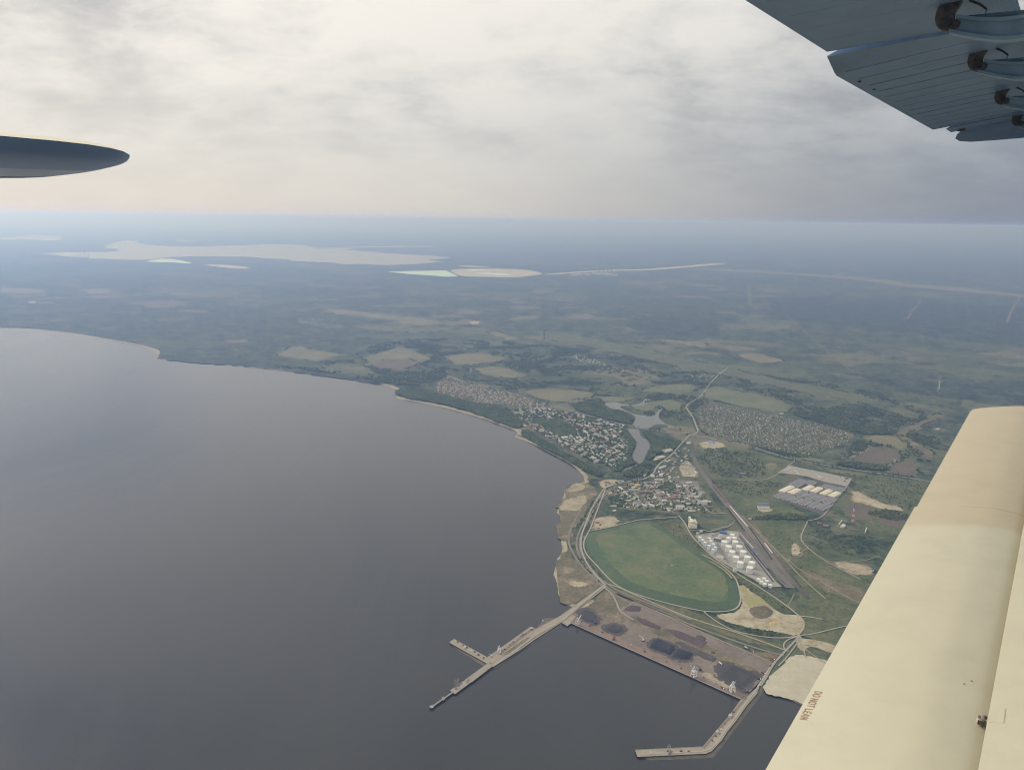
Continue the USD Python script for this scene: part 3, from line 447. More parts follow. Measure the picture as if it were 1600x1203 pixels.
# quarry and beach right of the port
SANDPIT = [(1153, 915), (1162, 914), (1170, 920), (1175, 925), (1188, 934), (1201, 944), (1212, 953), (1222, 959), (1235, 961), (1250, 961), (1256, 970), (1257, 981), (1250, 989), (1244, 993), (1228, 990), (1205, 985), (1185, 983), (1166, 979), (1150, 975), (1134, 970), (1115, 961), (1130, 958), (1147, 957), (1157, 950), (1160, 940), (1157, 930)]
patch('sand_pit', 'pale sand pit with ponds and mounds behind the terminal', SANDPIT, QUARRY, 4.02, 1, 0, 15, 9, 'sand pit', .025)
patch('settling_pond', 'ochre green settling pond in the sand pit', [(1165, 932), (1172, 930), (1185, 930.5), (1192, 936), (1199, 942.5), (1190, 945), (1178, 946), (1170, 949), (1165, 942)], POND, 4.1, 1, cat='pond')
patch('settling_pond', 'small sandy basin at the tip of the sand pit', [(1157, 918), (1162, 917), (1168, 922), (1172, 926), (1164, 928), (1160, 927)], POND, 4.1, 1, cat='pond')
obj_ = structure('spoil_heap', heap(ragged(poly([(1170, 951), (1180, 947), (1198, 946), (1208, 954), (1207, 961), (1193, 967), (1180, 965), (1172, 959)], 4.1, 1), 8, .09, 60), 4.1, 3.2, 0.25, 0.6, 4, 3), HEATH, 'brown low spoil mound in the sand pit', 'spoil heap')
for k, (px, py, lab) in enumerate([(1206, 974, 'orange sand heap left of its twin in the sand pit'), (1211, 973, 'orange sand heap right of its twin in the sand pit')]):
    c = G(px, py, 4.2); structure('sand_heap', heap(Point(c[0], c[1]).buffer(9), 4.1, 5, 0.7, 0.25, 2.5, 11 + k), OCHRE, lab, 'sand heap')
patch('beach_flat', 'wide pale sand flat right of the breakwater root', [(1188, 1083), (1205, 1052), (1222, 1038), (1232, 1027), (1250, 1022), (1290, 1030), (1360, 1050), (1480, 1100), (1420, 1170), (1330, 1133), (1251, 1098), (1219, 1087)], BEACHSAND, 4.0, 1, 0, 25, 77, 'beach', .02)
patch('sand_track_fan', 'fan of bare sand under the branching tracks', [(1243, 996), (1262, 998), (1280, 1000), (1300, 1006), (1320, 1015), (1300, 1022), (1278, 1012), (1262, 1010), (1255, 1020), (1246, 1010)], QUARRY, 3.95, 1, 5, 15, 78, 'sand')

# ---------------------------------------------------------------- green mound
MOUND = [(914, 841), (917, 835), (924, 831.5), (945, 827), (972, 821), (1000, 814), (1022, 816), (1040, 826), (1070, 846), (1097, 866), (1115, 878), (1130, 886.5), (1145, 897), (1151, 908), (1155, 922), (1156, 938), (1150, 948), (1140, 951.5), (1125, 953), (1100, 951), (1057, 943), (1010, 931), (985, 922), (968, 914), (950, 899), (932, 875), (917, 853)]
mg = poly(MOUND, 3.6, 2); m1 = mg.buffer(-42); m2 = mg.buffer(-50)
MZ = 11.0
mound = thing('grass_mound', 'wide flat topped green mound ringed by a pale road', 'mound'); mound.SetCustomDataByKey('kind', 'structure')
obj('flank', heap(mg, 3.6, MZ - 3.6, .18, 0.0, 8.0, 1), FLANK, mound, True); obj('plateau', flat(ragged(m1, 4, .012, 90), MZ + .15), PLATEAU, mound)
obj('perimeter_path', flat(LineString(list(m1.buffer(-14).exterior.coords)[: int(len(m1.exterior.coords) * 1)]).buffer(1.6), MZ + .5), STRAW, mound)
obj('ochre_strip', flat(ragged(ribbon([(1108, 876), (1122, 884), (1136, 894), (1144, 904)], 9, MZ, 2), 5, .12), MZ + .45), plain('yellow_weeds', (0.24, 0.21, 0.085), .9, .2, 9), mound)
for pts in ([(1050, 883), (1075, 878), (1097, 873)], [(1050, 883), (1040, 862), (1025, 838)], [(960, 885), (985, 905), (1010, 918)]):
    obj('footpath', flat(ribbon(pts, 2.2, MZ, 2), MZ + .5), STRAW, mound)
c = G(1050, 883, MZ); obj('marker_stone', heap(Point(c[0], c[1]).buffer(5), MZ, 1.5, .6, .2, 2), CONCRETE, mound)

# ---------------------------------------------------------------- roads and railways
ROADS = [
 ('road', 'grey highway running behind the town to the dam', [(640, 566), (657, 572), (700, 587), (730, 599), (755, 602.5), (812, 617), (850, 630), (875, 636), (905, 645), (950, 657), (975, 664), (1005, 670), (1040, 675), (1075, 677)], 14, CONCRETE, 4.6),
 ('road', 'winding highway from the junction up to the horizon fields', [(1078, 679), (1092, 676), (1087, 663), (1082, 650), (1074, 640), (1071, 634), (1082, 627), (1095, 620), (1105, 606), (1114, 594), (1127, 582), (1138, 574)], 12, GRAVEL, 4.6),
 ('road', 'grey highway sweeping past the garden plots to the right', [(1078, 679), (1094, 681), (1125, 687.5), (1150, 691), (1175, 698), (1212, 710), (1242, 718), (1295, 727.5), (1362, 737.5), (1430, 748), (1500, 760)], 14, CONCRETE, 4.62),
 ('road', 'straight road from the junction down to the river mouth', [(1079, 679), (1076, 681), (1065, 692), (1050, 710), (1038, 719), (1027, 727), (1020, 742), (1005, 749), (985, 751), (958, 757), (944, 763)], 13, CONCRETE, 4.64),
 ('road', 'coastal road following the shore past the green mound', [(944, 763), (934, 777), (924, 795), (918, 810), (911, 828), (907, 845), (909, 862), (918, 882), (932, 900), (946, 913)], 8, GRAVEL, 4.66),
 ('road', 'pale dike road circling the green mound', [(946, 764), (937, 787), (930, 805), (922, 827), (914, 840), (911, 852), (916, 866), (930, 880), (950, 903), (967, 917), (1000, 930.5), (1057, 946), (1100, 955), (1128, 955.5), (1150, 952), (1158, 940), (1156, 922), (1150, 903), (1135, 888), (1119, 877), (1097, 866)], 7.5, GRAVEL, 4.68),
 ('road', 'pale road along the northern edge of the green mound', [(922, 829), (945, 825), (970, 819), (1000, 811), (1025, 810), (1060, 807)], 7.5, GRAVEL, 4.7),
 ('road', 'long pale road between mound and tank farm', [(1060, 805), (1070, 816), (1080, 837), (1100, 857), (1118, 873), (1137, 886), (1162, 902), (1190, 919), (1231, 947), (1248, 961), (1256, 970), (1256, 981), (1246, 993)], 8, GRAVEL, 4.72),
 ('road', 'pale haul road below the sand pit', [(1100, 955), (1106, 961), (1128, 976), (1145, 984), (1162, 989), (1194, 995), (1224, 996.5), (1246, 993.5)], 7, GRAVEL, 4.74),
 ('road', 'wide straight embankment road behind the coal yard', [(950, 912), (967, 917), (1010, 937), (1057, 957), (1100, 972.5), (1140, 984), (1175, 996), (1232, 1017)], 10, TRACKSAND, 4.5),
 ('road', 'service road with bridges from the sand pit to the pier', [(1250, 992), (1238, 1005), (1222, 1022), (1207, 1038), (1197, 1058), (1188, 1071)], 9, CONCRETE, 4.76),
 ('road', 'parallel service road beside the pier road', [(1252, 994), (1243, 1008), (1228, 1028), (1216, 1040)], 6, CONCRETE, 4.77),
 ('dirt_track', 'looped dirt track left of the pier road junction', [(1246, 994), (1232, 998), (1225, 1004), (1224, 1011), (1230, 1017)], 6, GRAVEL, 4.78),
 ('dirt_track', 'sandy track fanning out to the beach furthest left', [(1250, 994), (1252, 1008), (1257, 1020), (1260, 1028)], 5, TRACKSAND, 4.79),
 ('dirt_track', 'sandy track fanning out to the beach in the middle', [(1250, 994), (1254, 1010), (1266, 1020), (1290, 1036), (1330, 1055)], 5, TRACKSAND, 4.8),
 ('dirt_track', 'pale track from the sand pit corner to the wing', [(1247, 993), (1270, 990), (1290, 985), (1318, 978), (1350, 974)], 6, GRAVEL, 4.81),
 ('dirt_track', 'short pale track right of the sand pit corner', [(1250, 962), (1262, 963), (1275, 965), (1285, 967)], 8, GRAVEL, 4.82),
 ('dirt_track', 'thin track crossing the scrub to the railway', [(1231, 947), (1236, 938), (1241, 928)], 3.5, TRACKSAND, 4.83),
 ('dirt_track', 'pale track along the right side of the railway yard', [(1160, 806), (1185, 832), (1205, 852), (1226, 872), (1250, 900), (1290, 935)], 6, TRACKSAND, 4.84),
 ('dirt_track', 'curved track around the small sand pit', [(1226, 872), (1234, 876), (1248, 889), (1275, 903), (1310, 925), (1345, 943)], 5, TRACKSAND, 4.85),
 ('dirt_track', 'hooked track from the sand pit to the pale road', [(1233, 877), (1233, 869), (1245, 870), (1253, 869), (1253, 861), (1262, 856)], 4.5, TRACKSAND, 4.86),
 ('road', 'pale road winding from the warehouses down to the scrub', [(1262, 814), (1255, 828), (1250, 841), (1259, 853), (1275, 866), (1290, 876), (1310, 887), (1345, 905)], 6, GRAVEL, 4.87),
 ('road', 'grey road along the right side of the warehouses', [(1262, 813), (1282, 810), (1295, 795), (1310, 776), (1322, 761), (1331, 747)], 8, CONCRETE, 4.88),
 ('dirt_track', 'thin pale track on the right scrub ending at the wing', [(1290, 876), (1320, 878), (1350, 876), (1375, 868)], 3.5, TRACKSAND, 4.89),
 ('road', 'road from the highway down beside the concrete yard', [(1242, 719), (1228, 731), (1210, 744), (1195, 750), (1150, 750)], 7, GRAVEL, 4.9),
 ('road', 'road crossing the railway in front of the old works', [(985, 752), (1030, 751), (1060, 750), (1100, 749), (1150, 751)], 6, ASPHALT, 4.91),
 ('road', 'road beside the railway through the old works', [(1065, 755), (1080, 772), (1098, 790), (1112, 803), (1135, 801)], 7, GRAVEL, 4.92),
 ('road', 'straight pale road cutting the old works lengthwise', [(1016, 752), (1026, 770), (1037, 790)], 6, CONCRETE, 4.93),
 ('road', 'second straight road left in the old works', [(985, 758), (996, 776), (1008, 797)], 6, CONCRETE, 4.94),
 ('road', 'track enclosing the silos and the tank farm', [(1078, 828), (1095, 827), (1112, 831), (1135, 824), (1146, 817)], 9, CONCRETE, 4.95),
 ('road', 'road along the front of the scrubby works plot', [(960, 797), (990, 800), (1030, 803), (1058, 803)], 6, ASPHALT, 4.96),
 ('road', 'yellow brown road edge along the coal yard back', [(990, 939), (1040, 961), (1100, 989), (1150, 1010), (1203, 1033)], 6, TRACKSAND, 4.97),
 ('road', 'curving road from the pier junction into the coal yard', [(944, 917), (957, 928), (963, 940), (967, 952), (975, 959), (990, 968)], 8, CONCRETE, 4.98),
 ('road', 'short link road behind the coal yard corner', [(969, 953), (980, 947), (990, 940)], 6, TRACKSAND, 4.99),
 ('road', 'straight avenue through the town parallel to the shore', [(820, 668), (850, 686), (864, 692), (890, 706), (905, 717), (925, 728), (945, 738), (975, 745)], 9, ASPHALT, 5.0),
 ('road', 'upper town avenue ending near the lake', [(850, 640), (872, 652), (895, 664), (915, 676), (945, 690), (962, 702)], 8, ASPHALT, 5.01),
 ('road', 'cross street from the avenue up to the highway', [(863, 690), (885, 684), (910, 676), (927, 670)], 8, CONCRETE, 5.02),
 ('road', 'town street beside the highway bridge', [(866, 637), (880, 631), (905, 625), (925, 621)], 9, CONCRETE, 5.03),
 ('promenade', 'pale seaside promenade under the town trees', [(840, 692), (858, 690), (864, 692)], 6, CONCRETE, 5.04),
 ('dirt_track', 'zigzag white track beside the purple field', [(1386, 729), (1396, 722), (1400, 719), (1395, 716)], 7, GRAVEL, 5.05),
]
for nm, lab, pts, w, m, z in ROADS: road(nm, lab, pts, w, m, z, 2, nm.replace('_', ' '))
yard_l = [(1079, 700), (1079, 714), (1096, 742), (1119, 772), (1144, 804), (1165, 830), (1200, 868), (1240, 915), (1262, 935)]
yard_r = [(1084, 700), (1085, 712), (1101, 738.5), (1127, 771), (1155, 803), (1181, 833), (1209, 868), (1243, 909), (1266, 936)]
yard = yard_l + yard_r[::-1]
patch('railway_yard', 'long fan shaped railway yard of dark ballast', yard, BALLAST, 4.2, 1, cat='railway yard')
patch('scrubland', 'pale weedy strip along the right side of the railway yard', [(1155, 803), (1181, 833), (1209, 868), (1243, 909), (1266, 936), (1272, 936), (1248, 904), (1220, 868), (1194, 838), (1164, 804)], HEATH, 4.18, 0, 0, 20, 31, 'scrubland', .05)
patch('railway_yard', 'tank loading sidings beside the white tanks', [(1152, 827), (1185, 870), (1215, 905), (1228, 918), (1242, 918), (1215, 884), (1190, 858), (1165, 830), (1158, 826)], BALLAST, 4.21, 0, cat='railway yard')
def track_px(name, label, pts, z=4.4, w=2.6): road(name, label, pts, w, RAIL, z, 2, 'railway track')
cl_ = np.array([(1081, 690), (1081.5, 712), (1099, 740), (1124, 771), (1151, 803), (1174, 833), (1205, 868), (1241, 911), (1264, 935.5)])
hw_ = np.array([1.8, 2.0, 3.0, 4.2, 5.4, 7.6, 5.2, 2.4, 1.2])
words = ['first', 'second', 'third', 'fourth', 'fifth', 'sixth', 'seventh', 'eighth']
for k, s in enumerate(np.linspace(-1, 1, 6)):
    track_px('railway_track', f'{words[k]} track from the left in the long railway yard', [(x + s * h, y - s * h * .8) for (x, y), h in zip(cl_, hw_)])
for k, s in enumerate(np.linspace(0, 1, 6)):
    a, b = np.array([(1153, 828), (1186, 870), (1226, 916)], float), np.array([(1160, 826), (1192, 858), (1241, 917)], float)
    track_px('railway_track', f'{words[k]} siding from the left beside the white tanks', a * (1 - s) + b * s, 4.42)
for lab, pts in (('dark coastal railway curving round the mouth to the pier', [(962, 759), (948, 766), (938, 775), (925, 793), (914, 813), (904, 832), (900, 848), (903, 864), (915, 884), (931, 902), (945, 915), (962, 927), (1000, 942), (1060, 966)]),
                 ('inner coastal railway beside the pale dike road', [(962, 761), (950, 768), (941, 778), (928, 796), (917, 816), (908, 835), (905, 850), (908, 865), (919, 883), (935, 900), (950, 913), (970, 925), (1010, 941), (1080, 968)]),
                 ('outer coastal railway nearest to the sea', [(908, 795), (898, 813), (889, 833), (888, 848), (896, 866), (910, 886), (930, 905), (946, 920), (975, 938), (1030, 962)]),
                 ('railway across the brown waste behind the coal yard', [(962, 927), (1010, 947), (1070, 972), (1130, 995), (1190, 1015), (1225, 1024)]),
                 ('branch railway into the works by the silos', [(1150, 806), (1147, 816), (1138, 823), (1115, 830), (1100, 836)])):
    road('railway_track', lab, pts, 9 if 'branch' not in lab else 4, BALLAST, 4.38, 2, 'railway track')
# ---------------------------------------------------------------- coal terminal, quay and piers
TERM = [(875, 972), (886, 978), (892, 973), (1157, 1092), (1165, 1089), (1186, 1066), (1203, 1040), (1210, 1036), (1202, 1031), (1100, 989), (1040, 962), (990, 939), (968, 953), (950, 958), (922, 950), (906, 952), (890, 961)]
tg = poly(TERM, 3.9)
quay = thing('coal_quay', 'long dark walled quay and yard of the coal terminal', 'quay'); quay.SetCustomDataByKey('kind', 'structure')
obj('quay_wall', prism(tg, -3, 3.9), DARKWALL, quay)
obj('yard_surface', flat(tg.buffer(-1.0), 4.1), ORE, quay)
obj('quay_apron', flat(poly([(893, 974), (1157, 1091.4), (1163, 1086), (902, 966)], 4.3).buffer(-.5), 4.35), QUAYTOP, quay)
obj('corner_pad', flat(poly([(876, 971.5), (886, 977), (893, 971), (900, 962), (892, 960)], 4.3), 4.36), PIERTOP, quay)
obj('capping_beam', prism(LineString(XY([(886, 977.6), (892, 973), (1157, 1091.6)], 4.3)).buffer(1.3), 3.9, 4.9), CONCRETE, quay)
obj('waste_plot', flat(ragged(poly([(908, 950), (930, 945), (945, 935), (955, 930), (963, 942), (966, 953), (980, 967), (972, 975), (955, 968), (940, 962), (918, 953)], 4.3, 1, 3, 20, 3), 3, .10), 4.32), HEATH, quay)
obj('light_yard_band', flat(ragged(poly([(978, 968), (1010, 984), (1060, 1005), (1100, 1022), (1150, 1045), (1190, 1048), (1170, 1040), (1110, 1012), (1060, 992), (1010, 968), (985, 958)], 4.3, 1, 4, 20, 4), 3, .10), 4.28), HEATH, quay)
obj('pale_dust', flat(ragged(poly([(1093, 1050), (1110, 1050), (1132, 1060), (1152, 1072), (1145, 1078), (1120, 1068), (1100, 1058)], 4.3, 2, 3, 12, 4), 3, .10), 4.42), SHORE, quay)
for i, (lab, pts, m, h, sl) in enumerate([
  ('blue black coal pile at the left end of the yard', [(905, 955), (915, 952), (925, 955), (932, 963), (932, 974), (918, 971), (908, 966)], COALSPREAD, 3, .4),
  ('smeared round coal pile behind the quay', [(946, 978), (958, 975), (972, 978), (975, 984), (966, 990), (952, 987), (944, 983)], COALSPREAD, 4, .4),
  ('dark coal pile left of its twin in the middle of the yard', [(1022, 998.5), (1030, 998), (1053, 1008.5), (1055, 1013), (1047, 1023.5), (1014, 1010.5)], COAL, 8, .7),
  ('dark coal pile right of its twin in the middle of the yard', [(1056, 1012.5), (1066, 1014.5), (1083, 1021), (1077, 1030), (1065, 1030.5), (1049, 1026)], COAL, 8, .7),
  ('long thin dusty pile at the back of the yard', [(993, 964.5), (1003, 966), (1034, 979), (1030, 984), (1012, 978), (1000, 973)], PURPLE, 3, .4),
  ('long thin dark pile behind the twin coal piles', [(1054, 1003), (1062, 1001), (1120, 1027.5), (1115, 1034), (1100, 1029), (1075, 1016)], COALDUST, 4, .5),
  ('wide flat coal spread at the right end of the yard', [(1132, 1035), (1150, 1040), (1186, 1055), (1176, 1066), (1160, 1078), (1140, 1070), (1122, 1058), (1124, 1046)], COALSPREAD, 2.2, .15),
  ('purple ore patch in the back corner of the yard', [(978, 947), (990, 945), (1003, 948), (1000, 955), (985, 955), (975, 953)], PURPLE, 2.5, .4),
  ('purple grey ore strip behind the long dark pile', [(1040, 982), (1060, 985), (1085, 995), (1106, 1003), (1098, 1012), (1080, 1005), (1055, 995)], PURPLE, 1.5, .2),
  ('small dark heap on the purple ore strip', [(1087, 992), (1096, 992), (1104, 997), (1100, 1004), (1088, 999)], COALDUST, 3, .5),
  ('little scrap heap at the back of the yard near its end', [(1110, 1016), (1117, 1018), (1118, 1022), (1111, 1020)], COALDUST, 3, .6)]):
    g = poly(pts, 4.3, 0); structure('coal_pile' if 'coal' in lab else 'ore_pile', heap(ragged(g, 80 + i, .06, 40).buffer(0), 4.15, h, sl, .25, 4.0, 20 + i), m, lab, 'pile')
    if m in (COAL, COALSPREAD): obj('coal_dust', flat(ragged(g.buffer(12), 180 + i, .2, 60), 4.44 + .01 * i), COALDUST, quay)

def pier(name, label, decks, rocks=(), extra=()):
    t = thing(name, label, 'pier')
    t.SetCustomDataByKey('kind', 'structure')
    for pts, z, mat in rocks:
        g = poly(pts, 1.0, 0, 2, 12, 5); obj('rock_slope', ramp_between(g.buffer(11), g.buffer(-3), -1.5, z), ROCK, t)
        obj('rock_crest', flat(g.buffer(-3), z), ROCK, t)
    for pts, z, mat in decks:
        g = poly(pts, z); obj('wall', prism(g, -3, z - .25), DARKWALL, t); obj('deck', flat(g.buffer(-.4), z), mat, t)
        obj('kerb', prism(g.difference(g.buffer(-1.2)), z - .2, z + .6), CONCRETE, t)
    for f in extra: f(t)
    return t
def line_on(pts, w, z, mat, nm): return lambda t: obj(nm, flat(ribbon(pts, w, z, 0), z + .3), mat, t)
pier('oil_pier', 'long narrow pier with a side arm reaching far into the bay',
     [([(944, 912), (948, 916), (881, 970), (834, 1000), (816, 1013), (770, 1042), (765, 1038), (812, 1007), (838, 983), (848, 976), (875, 962)], 4.6, PIERTOP),
      ([(829, 978.6), (837, 982), (849, 978), (852, 980), (826, 1000), (775, 1039), (767, 1037), (762, 1026)], 4.4, PIERTOP),
      ([(702.6, 1002.4), (709.5, 997.8), (766, 1029), (768, 1035), (762, 1037), (704, 1005)], 4.45, PIERTOP),
      ([(763, 1035), (770, 1040), (737, 1065.5), (732, 1067), (726, 1062), (745, 1048)], 5.0, PIERTOP),
      ([(702.5, 1078.5), (722, 1065), (727, 1062), (734, 1067), (713, 1082.5), (711, 1084)], 4.6, PIERTOP),
      ([(707, 1080), (708.6, 1081.4), (677, 1103.5), (675.4, 1102)], 4.8, CONCRETE),
      ([(689.4, 1089), (692.4, 1088), (695.4, 1092), (693, 1094)], 4.9, CONCRETE),
      ([(671, 1103), (673.2, 1101.2), (676.4, 1101.2), (678, 1103), (677, 1105.4), (673.8, 1106), (671.4, 1105)], 5.0, CONCRETE),
      ([(757.5, 1045.5), (759.5, 1047), (758.5, 1048.5), (756, 1047.5)], 4.2, CONCRETE), ([(744, 1054.5), (746.5, 1056), (745, 1058), (742.5, 1056.5)], 4.2, CONCRETE)],
     [([(850, 966), (856, 964), (868, 968), (880, 966), (900, 956), (950, 915), (948, 920), (884, 972), (835, 1000), (772, 1043), (766, 1042), (815, 1012), (846, 978)], 1.8, ROCK),
      ([(704, 1005), (716, 1009), (768, 1036), (760, 1041), (735, 1027)], 1.4, ROCK)],
     [line_on([(942, 916), (880, 966.5), (840, 989), (812, 1010), (772, 1039)], 5, 4.8, GRAVEL, 'roadway'), line_on([(940, 919), (882, 969), (838, 994), (812, 1013)], 2.5, 4.75, ROCK, 'pipeline_trench'), line_on([(832, 980.5), (768, 1025)], 2.0, 4.55, CONCRETE, 'crane_rail'), line_on([(827, 996), (790, 1022)], 14, 4.58, HEATH, 'stained_deck'), line_on([(706, 1002), (766, 1034.5)], 3, 4.6, CONCRETE, 'service_lane'),
      line_on([(766, 1038), (732, 1062)], 4, 5.2, CONCRETE, 'walkway'), line_on([(832, 982), (780, 1022)], 9, 4.6, QUAYTOP, 'worn_strip')])
pier('breakwater', 'cranked stone breakwater pier in the foreground bay',
     [([(1157, 1093), (1166, 1088), (1187, 1070), (1183, 1083), (1166, 1103), (1150, 1126), (1136, 1143), (1128, 1156), (1112, 1173), (1103, 1177), (1060, 1179), (996, 1182), (992, 1171), (1098, 1166), (1110, 1152), (1119, 1141), (1139, 1118)], 4.6, PIERTOP)],
     [([(1187, 1066), (1195, 1062), (1213, 1042), (1217, 1043), (1206, 1056), (1199, 1067), (1188, 1082), (1176, 1097), (1166, 1109), (1150, 1132), (1140, 1145), (1133, 1160), (1118, 1178), (1108, 1181.5), (1060, 1183), (1011, 1184), (1004, 1181), (1100, 1177), (1112, 1172), (1130, 1150), (1150, 1124), (1166, 1102), (1184, 1080)], 2.2, ROCK)],
     [line_on([(1203, 1042), (1192, 1060), (1182, 1076), (1165, 1098), (1147, 1123), (1132, 1142), (1122, 1158), (1109, 1170), (1098, 1173), (1060, 1175), (1000, 1177.5)], 5, 4.8, GRAVEL, 'roadway'),
      line_on([(1166, 1089), (1140, 1121), (1120, 1144), (1099, 1168)], 5, 4.75, QUAYTOP, 'worn_strip')])

# ---------------------------------------------------------------- cranes, machines, masts
def gantry_crane(label, px, py, rz, s=1.0, boom=1.0, mat=None, mast=True):
    mat = mat or WHITEP; c = G(px, py, 4.9); t = thing('harbour_crane', label, 'crane', c, rz)
    w, d, h = 7.5 * s, 7.5 * s, 21 * s
    for x in (-w, w):
        for y in (-d, d):
            obj('leg', beam((x, y, 0), (x * .8, y * .8, h), 2.0 * s), mat, t)
    for y in (-d, d): obj('sill_beam', beam((-w, y, 2.5 * s), (w, y, 2.5 * s), 1.8 * s), mat, t)
    for y in (-d, d): obj('brace', beam((-w, y, 3 * s), (w * .8, y * .8, h), 1.0 * s), mat, t)
    obj('portal_frame', join(*[beam((a, b, h), (a2, b2, h), 2.4 * s) for a, b, a2, b2 in ((-w * .8, -d * .8, w * .8, -d * .8), (-w * .8, d * .8, w * .8, d * .8), (-w * .8, -d * .8, -w * .8, d * .8), (w * .8, -d * .8, w * .8, d * .8))]), mat, t)
    hs = obj('machine_house', bx(-4 * s, 5 * s, -3.5 * s, 3.5 * s, h + 1.5 * s, h + 8 * s), mat, t)
    obj('roof', bx(-4.3 * s, 5.3 * s, -3.8 * s, 3.8 * s, h + 8 * s, h + 8.6 * s), BLUEGREY, hs)
    if mast: obj('tower', join(beam((-3 * s, 0, h + 8 * s), (-1 * s, 0, h + 20 * s), 2.2 * s), beam((4 * s, 0, h + 8 * s), (-1 * s, 0, h + 20 * s), 1.3 * s)), mat, t)
    tip = np.array([-22 * s * boom, 0, h + 27 * s])
    obj('boom', join(beam((-4 * s, -1.5 * s, h + 5 * s), tip + [0, -.4, 0], 1.5 * s), beam((-4 * s, 1.5 * s, h + 5 * s), tip + [0, .4, 0], 1.5 * s), *[beam(np.array([-4 * s, -1.5 * s, h + 5 * s]) * (1 - k) + tip * k, np.array([-4 * s, 1.5 * s, h + 5 * s]) * (1 - k - .06) + tip * (k + .06), .8 * s) for k in np.linspace(.08, .88, 7)]), mat, t)
    obj('counterweight', bx(6 * s, 10 * s, -2.5 * s, 2.5 * s, h + 3 * s, h + 7 * s), BLUEGREY, t)
    obj('tie_rod', beam((-1 * s, 0, h + 19 * s), tip, .5 * s), DARKM, t)
    return t
QDIR = math.atan2(*(G(1157, 1092) - G(892, 973))[[1, 0]])
gantry_crane('white portal crane at the middle of the quay edge', 1084, 1056, QDIR + 1.2, 0.82, .8)
gantry_crane('white portal crane near the right end of the quay', 1144, 1080, QDIR + 2.5, 0.82, .7)
gantry_crane('slim white crane at the left end of the coal quay', 902, 975, QDIR - 1.9, .62, 1.1)
gantry_crane('white crane standing on the long narrow pier', 780, 1018.5, 1.2, .60, 1.1)
def mobile_crane(label, px, py, rz, body, s=1.0, cat='crane', z=4.9):
    t = thing('mobile_crane', label, cat, G(px, py, z), rz)
    obj('chassis', join(bx(-6 * s, 6 * s, -3 * s, 3 * s, .8 * s, 2.6 * s), *[cyl(.9 * s, -3.3 * s, 3.3 * s, 0, 0, 10).apply_transform(trimesh.transformations.rotation_matrix(math.pi / 2, [1, 0, 0])).apply_translation([x, 0, .9 * s]) for x in (-4.5 * s, -1.5 * s, 1.5 * s, 4.5 * s)]), DARKM, t)
    obj('cab', join(bx(-3.5 * s, 4.5 * s, -2.5 * s, 2.5 * s, 2.6 * s, 6.5 * s), bx(-3 * s, -1 * s, 2.5 * s, 3.8 * s, 3 * s, 6 * s)), body, t)
    obj('tower', beam((-1 * s, 0, 6.5 * s), (-1 * s, 0, 14 * s), 2.2 * s), body, t)
    obj('boom', join(beam((-1 * s, .6 * s, 12 * s), (-19 * s, .2, 24 * s), .9 * s), beam((-1 * s, -.6 * s, 12 * s), (-19 * s, -.2, 24 * s), .9 * s)), body, t)
    obj('counterweight', bx(4.5 * s, 7 * s, -2 * s, 2 * s, 3.5 * s, 6.5 * s), DARKM, t)
    return t
mobile_crane('small red and black crane on the quay edge', 959, 999, QDIR + 1.2, REDP, .8)
mobile_crane('white stacking machine left of the twin coal piles', 1005, 1001, QDIR + .5, WHITEP, .75)
mobile_crane('blue crane behind the coal at the left quay end', 930, 973, QDIR + 2.4, BLUEP, .9)
mobile_crane('blue white machine near the breakwater root', 1167, 1081, QDIR + 1.0, BLUEGREY, .85)
mobile_crane('dark grabbing machine behind the middle portal crane', 1094, 1047, QDIR + .4, DARKM, .75)
mobile_crane('pale machine at the corner of the two arms of the pier', 768, 1025.5, .6, WHITEP, .5)
def loading_arms(label, px, py, n, h):
    t = thing('loading_arm', label, 'loading arm', G(px, py, 4.6), .9)
    for k in range(n):
        x = (k - (n - 1) / 2) * 5.0
        obj('riser', cyl(.7, 0, h * .7, x, 0, 8), CONCRETE, t); obj('arm', beam((x, 0, h * .7), (x + 3.5, 6, h), .9), CONCRETE, t)
    obj('manifold', bx(-n * 3.0, n * 3.0, -3.5, -1.5, 0, 2.5), BLUEGREY, t)
loading_arms('row of pale loading arms on the outer pier platform', 714, 1071, 4, 17)
loading_arms('lean loading arms standing on the tip of the breakwater', 1046, 1175, 3, 17)
def beacon(label, px, py, h, mat):
    t = thing('beacon', label, 'beacon', G(px, py, 4.6)); obj('column', cyl(2.4, 0, h * .75, 0, 0, 14, 1.7), mat, t); obj('gallery', cyl(2.8, h * .75, h * .8, 0, 0, 14), DARKM, t); obj('lantern', cyl(1.3, h * .8, h, 0, 0, 10, .4), REDP, t)
beacon('short white beacon on the rocks where the narrow pier starts', 848, 970, 9, WHITEP)
def shed(name, label, cat, px, py, rz, L, W, h, wall, roof, z=3.9, gable=.0, group=None):
    t = thing(name, label, cat, G(px, py, z), rz, group)
    obj('wall', bx(-L / 2, L / 2, -W / 2, W / 2, 0, h), wall, t)
    a, b, g = L / 2 + .4, W / 2 + .4, max(gable, .3)
    v = [(-a, -b, h), (a, -b, h), (a, b, h), (-a, b, h), (-a, 0, h + g), (a, 0, h + g)]
    f = [(0, 1, 5), (0, 5, 4), (2, 3, 4), (2, 4, 5), (1, 2, 5), (3, 0, 4), (0, 3, 2), (0, 2, 1)]
    obj('roof', trimesh.Trimesh(np.array(v, float), f, process=False), roof, t)
    return t
